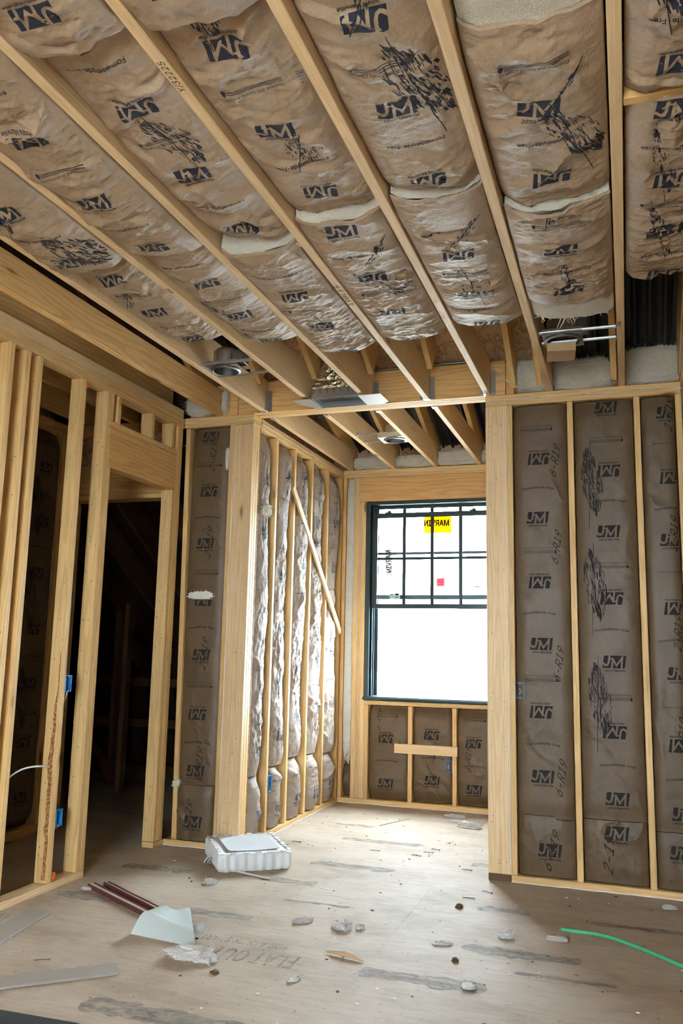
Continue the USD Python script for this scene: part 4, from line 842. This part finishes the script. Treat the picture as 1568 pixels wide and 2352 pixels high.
# duct boot with foil flex duct
db = thing('duct_boot', 'galvanised register boot with crumpled foil flex duct between the joists', 'air duct', loc=(-.975, -.155, H))
bw, bd = .165, .118
obj(db, 'boot_collar', cat_(aabb(-bw, bw, -bd, -bd + .002, -.012, .055, .0005), aabb(-bw, bw, bd - .002, bd, -.012, .055, .0005), aabb(-bw, -bw + .002, -bd, bd, -.012, .055, .0005), aabb(bw - .002, bw, -bd, bd, -.012, .055, .0005)), STEEL)
obj(db, 'boot_throat', aabb(-bw + .0025, bw - .0025, -bd + .0025, bd - .0025, .035, .053, .0005), plain('boot_opening_shade', (.02, .03, .035), .4))  # dark plate, the shade inside the open boot put in as colour
lf = trimesh.creation.extrude_polygon(Polygon([(-bw - .005, -bd), (-bw - .005, bd), (-bw - .06, bd - .03), (-bw - .125, bd - .12), (-bw - .14, -bd)]), .002, engine='earcut'); lf.apply_translation((0, 0, -.014)); obj(db, 'side_flange', lf, STEEL)
rf = trimesh.creation.extrude_polygon(Polygon([(bw + .003, -bd), (bw + .16, -bd), (bw + .165, bd - .05), (bw + .12, bd - .005), (bw + .003, bd - .005)]), .002, engine='earcut'); rf.apply_translation((0, 0, -.014)); obj(db, 'side_flange', rf, WHITE)
obj(db, 'seam_strip', cat_(*[aabb(-bw + .01 + .05 * k, -bw + .018 + .05 * k, -bd - .004, -bd - .0005, .02, .055, .0008) for k in range(7)]), STEEL_D, kind='stuff')
nt, nz = 150, 110; V_, F_L = [], []
for j in range(nz):
    z = .045 + j / (nz - 1) * .46; q = min(1, max(0, (z - .06) / .22)); q = q * q * (3 - 2 * q)
    for k in range(nt):
        a = 2 * math.pi * k / nt; ca, sa = math.cos(a), math.sin(a)
        sq = 1 / max(abs(ca) / (bw * .98), abs(sa) / (bd * .98)); r = sq * (1 - q) + .108 * q
        V_.append((r * ca, r * sa, z))
V_ = np.array(V_); wr_ = meshkit.fbm(V_ * np.array([7, 7, 34]), 4, 3) - .5 + .35 * (ridge(V_ * np.array([9, 9, 42]) + 5, 8) - .5) + .25 * np.sin(V_[:, 2] * 210)
cr1, cr2 = crumple(np.arctan2(V_[:, 1], V_[:, 0]) * .14, V_[:, 2] + .0 * V_[:, 0], 91, .035, .022)
wr_ = wr_ * .5 + .9 * (cr2 - .45) + .4 * cr1
V_[:, :2] *= (1 + .13 * np.clip(wr_, -1, 1) * np.clip((V_[:, 2:3] - .05) * 30, 0, 1)[:, 0])[:, None]
V_[:, 0] += -.10 * np.clip((V_[:, 2] - .15) / .35, 0, 1); V_[:, 1] = np.minimum(V_[:, 1], .146)
for j in range(nz - 1):
    for k in range(nt): F_L.append((j * nt + k, j * nt + (k + 1) % nt, (j + 1) * nt + (k + 1) % nt, (j + 1) * nt + k))
obj(db, 'foil_duct', (V_, np.array(F_L)), FOIL, smooth=35)
# handwriting on the joists
def on_joist(text, xc, y0, y1, hgt, flip=1):
    v, f = flat_text(text, False); v = v * (y1 - y0); v[:, 1] *= hgt / max(v[:, 1].max(), 1e-6); v[:, 0] += .25 * v[:, 1]
    p = np.column_stack([xc + (v[:, 1] - hgt / 2) * flip, y1 - v[:, 0], np.full(len(v), H - .0012)]); obj(ce, 'handwritten_number', trimesh.Trimesh(p, f, process=False), INK_D)
on_joist('Y/32225', -.394, -3.50, -3.36, .024, -1); on_joist('198L15', -.396, -1.91, -1.67, .022, -1)
for xc, y in ((-.02, -3.35), (-1.19, -2.1), (.86, -1.1)): 
    for k in range(5): obj(ce, 'grade_stamp', aabb(xc - .012, xc + .012, y + .012 * k, y + .012 * k + .004, H - .0012, H - .0004, .0002), INK_F)

# ================================================================ FLOOR: print and debris
fp = thing('floor_print', None, None, parent=floor)
def fprint(x0, x1, y, w, seed):
    """worn printed band: lozenge outline, ragged by noise"""
    n = 50; xs = np.linspace(x0, x1, n); t = np.linspace(0, 1, n); e = (np.minimum(1, np.minimum(t, 1 - t) * 22)) ** .5 * (.75 + .5 * meshkit.noise(np.stack([xs * 14, 0 * xs + 9, 0 * xs + seed], -1), 3))
    a = y + w * .5 * e * (1 + .3 * (meshkit.noise(np.stack([xs * 30, 0 * xs, 0 * xs + seed], -1), 1) - .5)); b = y - w * .5 * e * (1 + .5 * (meshkit.noise(np.stack([xs * 30, 0 * xs + 5, 0 * xs + seed], -1), 2) - .5))
    v = np.concatenate([np.stack([xs, a, 0 * xs + .0008], -1), np.stack([xs, b, 0 * xs + .0008], -1)]); f = [(i, n + i, n + i + 1, i + 1) for i in range(n - 1)]
    obj(fp, 'worn_print', (v, np.array(f)), FLOOR_INK)
for k, (x0, x1, y, w) in enumerate(((-1.145, -.578, -.04, .075), (-1.278, -.93, -.512, .07), (.059, .61, -1.225, .075), (-.298, .258, -1.69, .085), (-1.20, -.45, -2.40, .09), (-2.2, -1.62, -1.225, .08), (-1.41, -1.01, -1.23, .06), (.03, .32, -.585, .07), (-2.2, -1.72, -.57, .07), (.337, .767, -1.455, .03), (-.16, .0, .33, .08), (-1.0, -.6, -.86, .025), (.62, 1.1, -.62, .05))): fprint(x0, x1, y, w * 1.35, k)
def ftext(text, cx, cy, width, rot, hmul=1.0):
    v, f = flat_text(text, True); v = (v - v.mean(0)) * width * np.array([1, hmul]); c, s = math.cos(rot), math.sin(rot); v = v @ np.array([[c, s], [-s, c]])
    obj(fp, 'print_lettering', trimesh.Trimesh(np.column_stack([v[:, 0] + cx, v[:, 1] + cy, np.full(len(v), .0010)]), f, process=False), FLOOR_INK)
ftext('FLAT OUT BEST', -.93, -1.72, .64, math.pi + .02, 2.2); ftext('FOR A QUIK START', -.90, -1.55, .44, math.pi + .02, 1.9)
fprint(-1.18, -.58, .70, .09, 31); fprint(-1.39, -1.07, 1.17, .08, 32)

# ribbed white pad
pd = thing('foam_pad', 'white ribbed foam pad lying on the floor before the alcove', 'foam pad', loc=(-1.535, -.175, 0), rz=.64)
pw_, pl_, ph_ = .47, .54, .115
def ribbed(w, l, amp, nrib, n=480):
    q = sbox(-w / 2, -l / 2, w / 2, l / 2).buffer(-.035).buffer(.035, 12); L = q.exterior.length; pts = []
    for k in range(n):
        p = q.exterior.interpolate(L * k / n); t2 = q.exterior.interpolate((L * k / n + .001) % L); d = np.array([t2.x - p.x, t2.y - p.y]); d /= np.linalg.norm(d) + 1e-9
        o = amp * math.sin(2 * math.pi * nrib * k / n); pts.append((p.x + d[1] * o, p.y - d[0] * o))
    return Polygon(pts)
sections = []; base = np.array(ribbed(pw_, pl_, .005, 34).exterior.coords)[:-1]; n = len(base)
prof = [(.0, .93), (.008, .985), (.03, 1.0), (.095, 1.0), (.105, .99), (.109, .965), (.1095, .90), (.106, .89), (.106, .0)]
v = np.concatenate([np.column_stack([base * s, np.full(n, z)]) for z, s in prof]); f = [(j * n + k, j * n + (k + 1) % n, (j + 1) * n + (k + 1) % n, (j + 1) * n + k) for j in range(len(prof) - 1) for k in range(n)]
obj(pd, 'pad_body', (v, np.array(f)), plain('white_foam', (.80, .82, .82), .6), smooth=50)
for k in range(24):
    L = 2 * (pw_ + pl_) * k / 24
    x, y, r = (-pw_ / 2 + L, -pl_ / 2, 0) if L < pw_ else (pw_ / 2, -pl_ / 2 + L - pw_, 1) if L < pw_ + pl_ else (pw_ / 2 - (L - pw_ - pl_), pl_ / 2, 0) if L < 2 * pw_ + pl_ else (-pw_ / 2, pl_ / 2 - (L - 2 * pw_ - pl_), 1)
    x *= .93; y *= .95; m_ = aabb(-.018, .018, -.012, .012, -.002, .003, .001); m_.apply_transform(trimesh.transformations.rotation_matrix(r * math.pi / 2, [0, 0, 1])); m_.apply_transform(trimesh.transformations.rotation_matrix(.12 * (-1) ** k, [1, 0, 0])); m_.apply_translation((x, y, .111)); obj(pd, 'edge_tab', m_, '/World/Looks/white_foam')
pc = trimesh.creation.extrude_polygon(sbox(-.165, -.205, .165, .205).buffer(-.02).buffer(.02), .004, engine='earcut'); pc = pc.subdivide().subdivide().subdivide(); q = pc.vertices; q[:, 2] += .1095 + .006 * np.clip(np.abs(q[:, 0]) / .165, 0, 1) ** 3; obj(pd, 'cover_sheet', trimesh.Trimesh(q, pc.faces, process=False), plain('pale_grey_sheet', (.66, .70, .72), .5), smooth=40)
tag(obj(None, 'cord', tube([(-1.72, -.30, .03), (-1.64, -.365, .035), (-1.57, -.425, .03), (-1.49, -.455, .012), (-1.40, -.48, .008), (-1.30, -.51, .007), (-1.22, -.528, .007)], .007, 8, 50), plain('beige_cord', (.66, .62, .55), .8), smooth=True), 'frayed pale cord trailing from the white foam pad', 'cord')
obj(None, 'cord_tuft', cat_(*[tube([(-1.705 + .01 * k, -.315 - .006 * k, .03), (-1.72 + .014 * k, -.345, .05 - .012 * (k % 3)), (-1.74 + .018 * k, -.38 + .01 * (k % 2), .012)], .004, 6, 10) for k in range(6)]), '/World/Looks/beige_cord', smooth=True); tag(stage.GetPrimAtPath('/World/cord_tuft'), 'frayed knot of pale fibres under the left corner of the foam pad', 'cord')
# two trim channels
mar = plain('maroon_plastic', (.13, .035, .035), .45); pale_ = plain('pale_channel_top', (.62, .60, .52), .5)
def channel(label, a, b, w=.044, h=.022, z=.001):
    a, b = np.array(a), np.array(b); L = np.linalg.norm(b - a); ang = math.atan2(*(b - a)[::-1]); t = thing('trim_strip', label, 'trim strip', loc=(*((a + b) / 2), z), rz=ang)
    obj(t, 'strip_body', cat_(aabb(-L / 2, L / 2, -w / 2, -w / 2 + .008, 0, h, .0015), aabb(-L / 2, L / 2, w / 2 - .008, w / 2, 0, h, .0015)), mar); obj(t, 'strip_face', aabb(-L / 2, L / 2, -w / 2 + .0082, w / 2 - .0082, .002, h - .004, .001), pale_)
channel('longer maroon edged trim strip on the floor, nearer the camera', (-2.095, -1.068), (-1.33, -1.505)); channel('maroon edged trim strip behind the other, ending in a dark tip', (-2.035, -1.010), (-1.268, -1.462), w=.034)
# folded sheet
def sheet(name, label, cat, C00, C10, C01, C11, bumpf, m, n=26, th=.0012):
    u = np.linspace(0, 1, n); U_, V2 = np.meshgrid(u, u); C00, C10, C01, C11 = map(np.array, (C00, C10, C01, C11))
    P = C00 * ((1 - U_) * (1 - V2))[..., None] + C10 * (U_ * (1 - V2))[..., None] + C01 * ((1 - U_) * V2)[..., None] + C11 * (U_ * V2)[..., None]
    P[..., 2] += bumpf(U_, V2); i = np.arange(n * n).reshape(n, n); q = np.stack([i[:-1, :-1], i[:-1, 1:], i[1:, 1:], i[1:, :-1]], -1).reshape(-1, 4)
    Pb = P.copy(); Pb[..., 2] -= th; r = np.concatenate([i[0], i[1:, -1], i[-1, -2::-1], i[-2:0:-1, 0]]); rim = np.stack([r, np.roll(r, -1), np.roll(r, -1) + n * n, r + n * n], -1)
    tag(obj(None, name, (np.concatenate([P.reshape(-1, 3), Pb.reshape(-1, 3)]), np.concatenate([q, q[:, ::-1] + n * n, rim])), m, smooth=40), label, cat)
shm = plain('pale_blue_sheet', (.58, .66, .64), .6)
sheet('folded_sheet', 'pale bluish folded sheet draped over the trim strips', 'sheet', (-1.455, -1.660, .002), (-1.085, -1.705, .002), (-1.36, -1.50, .03), (-1.27, -1.42, .030), lambda u, v: .075 * np.sin(np.clip(v * 2.2, 0, 1) * math.pi * .62) * (1 - .55 * u) + .012 * np.sin(u * 5 + v * 3) * v, shm)
sheet('folded_sheet', 'small pale flap sticking out right of the folded sheet', 'sheet', (-1.20, -1.56, .004), (-1.105, -1.585, .03), (-1.22, -1.49, .012), (-1.13, -1.50, .05), lambda u, v: .004 * np.sin(u * 5), shm)
gb = plain('grey_board', (.36, .32, .28), .7)
def plank(label, a, b, w, h=.011, z=.001, side=1):
    a, b = np.array(a), np.array(b); L = np.linalg.norm(b - a); d = (b - a) / L; nrm = np.array([-d[1], d[0]]) * side; c = (a + b) / 2 + nrm * w / 2
    o = UsdGeom.Mesh(obj(None, 'scrap_board', cbox(L, w, h, .002), gb)); o.AddTranslateOp().Set(Gf.Vec3d(*c, z + h / 2)); o.AddRotateZOp().Set(math.degrees(math.atan2(d[1], d[0]))); tag(o.GetPrim(), label, 'board')
plank('long grey scrap board in the left foreground', (-1.70, -2.545), (-1.219, -2.116), .118); plank('grey scrap board at the left edge, right one of two', (-1.85, -2.46), (-1.996, -1.55), .13, side=1); plank('grey scrap board at the left edge, under the other', (-2.02, -2.35), (-2.17, -1.66), .10, z=.0)
mt = trimesh.creation.extrude_polygon(Polygon([(-2.3, -2.50), (-1.43, -2.585), (-1.10, -2.575), (-.75, -2.62), (-.75, -3.4), (-2.3, -3.4)]), .008, engine='earcut'); mt.apply_translation((0, 0, .0005)); tag(obj(None, 'dark_mat', mt, plain('dark_blue_grey_mat', (.035, .042, .048), .7)), 'dark blue grey mat at the bottom left corner', 'mat')
# green strap
from scipy.interpolate import CubicSpline
gp = np.array([(.487, -.808, .006), (.60, -.832, .010), (.722, -.874, .014), (.878, -.990, .012), (1.036, -1.138, .010), (1.20, -1.33, .004)]); cs = CubicSpline(np.linspace(0, 1, len(gp)), gp)(np.linspace(0, 1, 60))
tn = np.gradient(cs, axis=0); nn = np.cross(tn, [0, 0, 1.]); nn /= np.linalg.norm(nn, axis=1)[:, None]; a_ = cs + nn * .003 + np.array([0, 0, -.002]); b_ = cs - nn * .003 + np.array([0, 0, .010]); lo = -nn * .0014
v = np.concatenate([a_, b_, b_ + lo, a_ + lo]); k = np.arange(59); f = np.concatenate([np.stack([k + o0, k + o0 + 1, k + o1 + 1, k + o1], -1) for o0, o1 in ((0, 60), (60, 120), (120, 180), (180, 0))])
tag(obj(None, 'strapping_band', (v, f), plain('green_strapping', (.05, .50, .24), .35), smooth=40), 'curved green plastic strapping band on the floor at right', 'strap')
# nails
def nail(x, y, ang, L=.06, label='bent dark nail on the floor'):
    t = thing('nail', label, 'nail', loc=(x, y, .0035), rz=ang, group='loose nails on the floor'); obj(t, 'shank', tube([(-L / 2, 0, 0), (0, .002, .001), (L / 2, 0, 0)], .0022, 6), STEEL_D); obj(t, 'head', aabb(L / 2 - .0005, L / 2 + .0015, -.005, .005, -.003, .006, .0003), STEEL_D)
for x, y, a, lab in ((-.845, .42, .1, 'dark nail on the alcove floor, left of the nail cluster'), (-.492, .516, -.05, 'dark nail in the middle of the alcove nail cluster'), (-.464, .624, -.4, 'dark nail in the alcove nail cluster, nearest the window'), (-.55, .398, -.15, 'bent nail in the alcove nail cluster, nearest the room'), (-.162, .165, -.1, 'dark nail on the floor a little left of the right post'), (-.043, -.441, .15, 'dark nail on the floor in front of the right post'), (.035, -.28, -.5, 'dark nail touching the foot of the right post'), (-1.622, -2.10, .5, 'dark nail beside the long grey board'), (-1.49, .33, .2, 'dark nail by the alcove side plate'), (-1.44, .45, .0, 'second dark nail by the alcove side plate')): nail(x, y, a, .065, lab)
cable('long pale splinter on the alcove floor', [(-1.042, 1.228, .004), (-1.0, 1.34, .005), (-.95, 1.46, .004), (-.887, 1.60, .003)], .004, pale_, 20, 'splinter', 'wood splinter')
# white scraps
SCRAP = mat('white_fibre_scrap', {'d': ('diffuse_bsdf', {'color': (.95, .94, .92)}), 't': ('translucent_bsdf', {'color': (.95, .93, .90)}), 'm': ('mix_closure', {'fac': .45})}, [('d.BSDF', 'm.closure1'), ('t.BSDF', 'm.closure2')], 'm.closure')
for i, (x, y, sx, sy, h, rz, lab) in enumerate(((-1.03, -1.835, .20, .085, .07, .05, 'largest white fiberglass scrap, in front of the folded sheet'), (-.755, -1.18, .09, .035, .035, .5, 'white scrap left of the centre of the floor'), (-.54, -1.20, .09, .06, .045, -.3, 'white scrap with a stick at the centre of the floor'), (-.455, -1.163, .04, .035, .03, 0, 'tiny bright scrap right of the scrap with a stick'), (-.028, -1.233, .085, .025, .02, .2, 'thin white curl right of the floor centre'), (.238, -1.013, .07, .045, .035, .3, 'small pale scrap near the green band, left one'), (.478, -.965, .09, .03, .025, 0, 'flat pale scrap just below the green band end'), (-.516, -1.898, .05, .02, .025, .8, 'small pale curl in the foreground'), (.178, -1.693, .055, .05, .035, 0, 'grey round scrap on the faded print in the foreground'), (-.365, 1.448, .17, .07, .06, -.2, 'white fiberglass scrap near the window wall, nearest the post'), (-.56, 1.826, .14, .05, .035, 0, 'white fiberglass scrap against the window wall plate'), (-.515, 1.597, .09, .04, .025, .1, 'small white scrap between the two under the window'), (-1.509, -.735, .07, .05, .035, .4, 'small bright scrap in front of the foam pad'), (1.02, -.20, .07, .03, .03, .2, 'pale bluish scrap by the right wall plate'), (-.86, -1.949, .035, .03, .018, 0, 'dark wood chip left of the foreground'), (-.061, -.63, .035, .03, .03, .3, 'dark chip in front of the right post'), (.07, -1.42, .03, .03, .022, .0, 'brown chip between the faded prints'), (-2.09, -1.12, .06, .03, .02, .2, 'white scrap beside the far end of the trim strips'))):
    dark = 'dark' in lab or 'brown' in lab
    fluff(lab, (x, y, .0005), (sx, sy, h), 500 + i, rz=rz, amp=.62, sub=4 if sx > .06 else 3, power=2.4, fuzz=110 if sx > .06 and not dark else 0, group='scraps on the floor', cat='scrap', name='floor_scrap', m=DARK_SHADE_WOOD if dark else SCRAP, freq=2.4, fine=.2)
st = thing('wood_shard', 'pointed brown wood shard lying in the foreground centre', 'wood chip', loc=(-.405, -1.568, .010), rz=-.1); obj(st, 'shard_body', tube([(-.095, .012, -.002), (-.04, .004, .004), (.0, 0, .006), (.05, -.004, .003), (.10, -.012, -.006)], np.array([.003, .009, .013, .009, .002]), 6), cbm, smooth=True); obj(st, 'splinter', tube([(-.01, 0, .0), (.0, -.02, -.004), (.005, -.035, -.008)], np.array([.008, .006, .002]), 6), cbm, smooth=True)
lit = []
r9 = random.Random(77)
for k in range(260):
    x, y = r9.uniform(-2.1, 1.1), r9.uniform(-2.7, 1.9)
    if y > 0 and not (-1.6 < x < -.05) or math.hypot(x + 1.54, y + .15) < .4 or y < -2.45 or (x < -1.15 and y < -1.35) or (x < -1.2 and -1.6 < y < -.95): continue
    q = trimesh.creation.icosphere(0, r9.uniform(.003, .007)); q.vertices *= np.array([r9.uniform(.6, 2), r9.uniform(.6, 1.5), .6]); q.apply_translation((x, y, .002)); lit.append(q)
tag(obj(None, 'floor_grit', cat_(*[q for i, q in enumerate(lit) if i % 3]), WHITE, kind='stuff'), 'tiny white crumbs scattered all over the subfloor', 'debris'); tag(obj(None, 'floor_grit', cat_(*lit[::3]), DARK_SHADE_WOOD, kind='stuff'), 'tiny dark chips scattered all over the subfloor', 'debris')
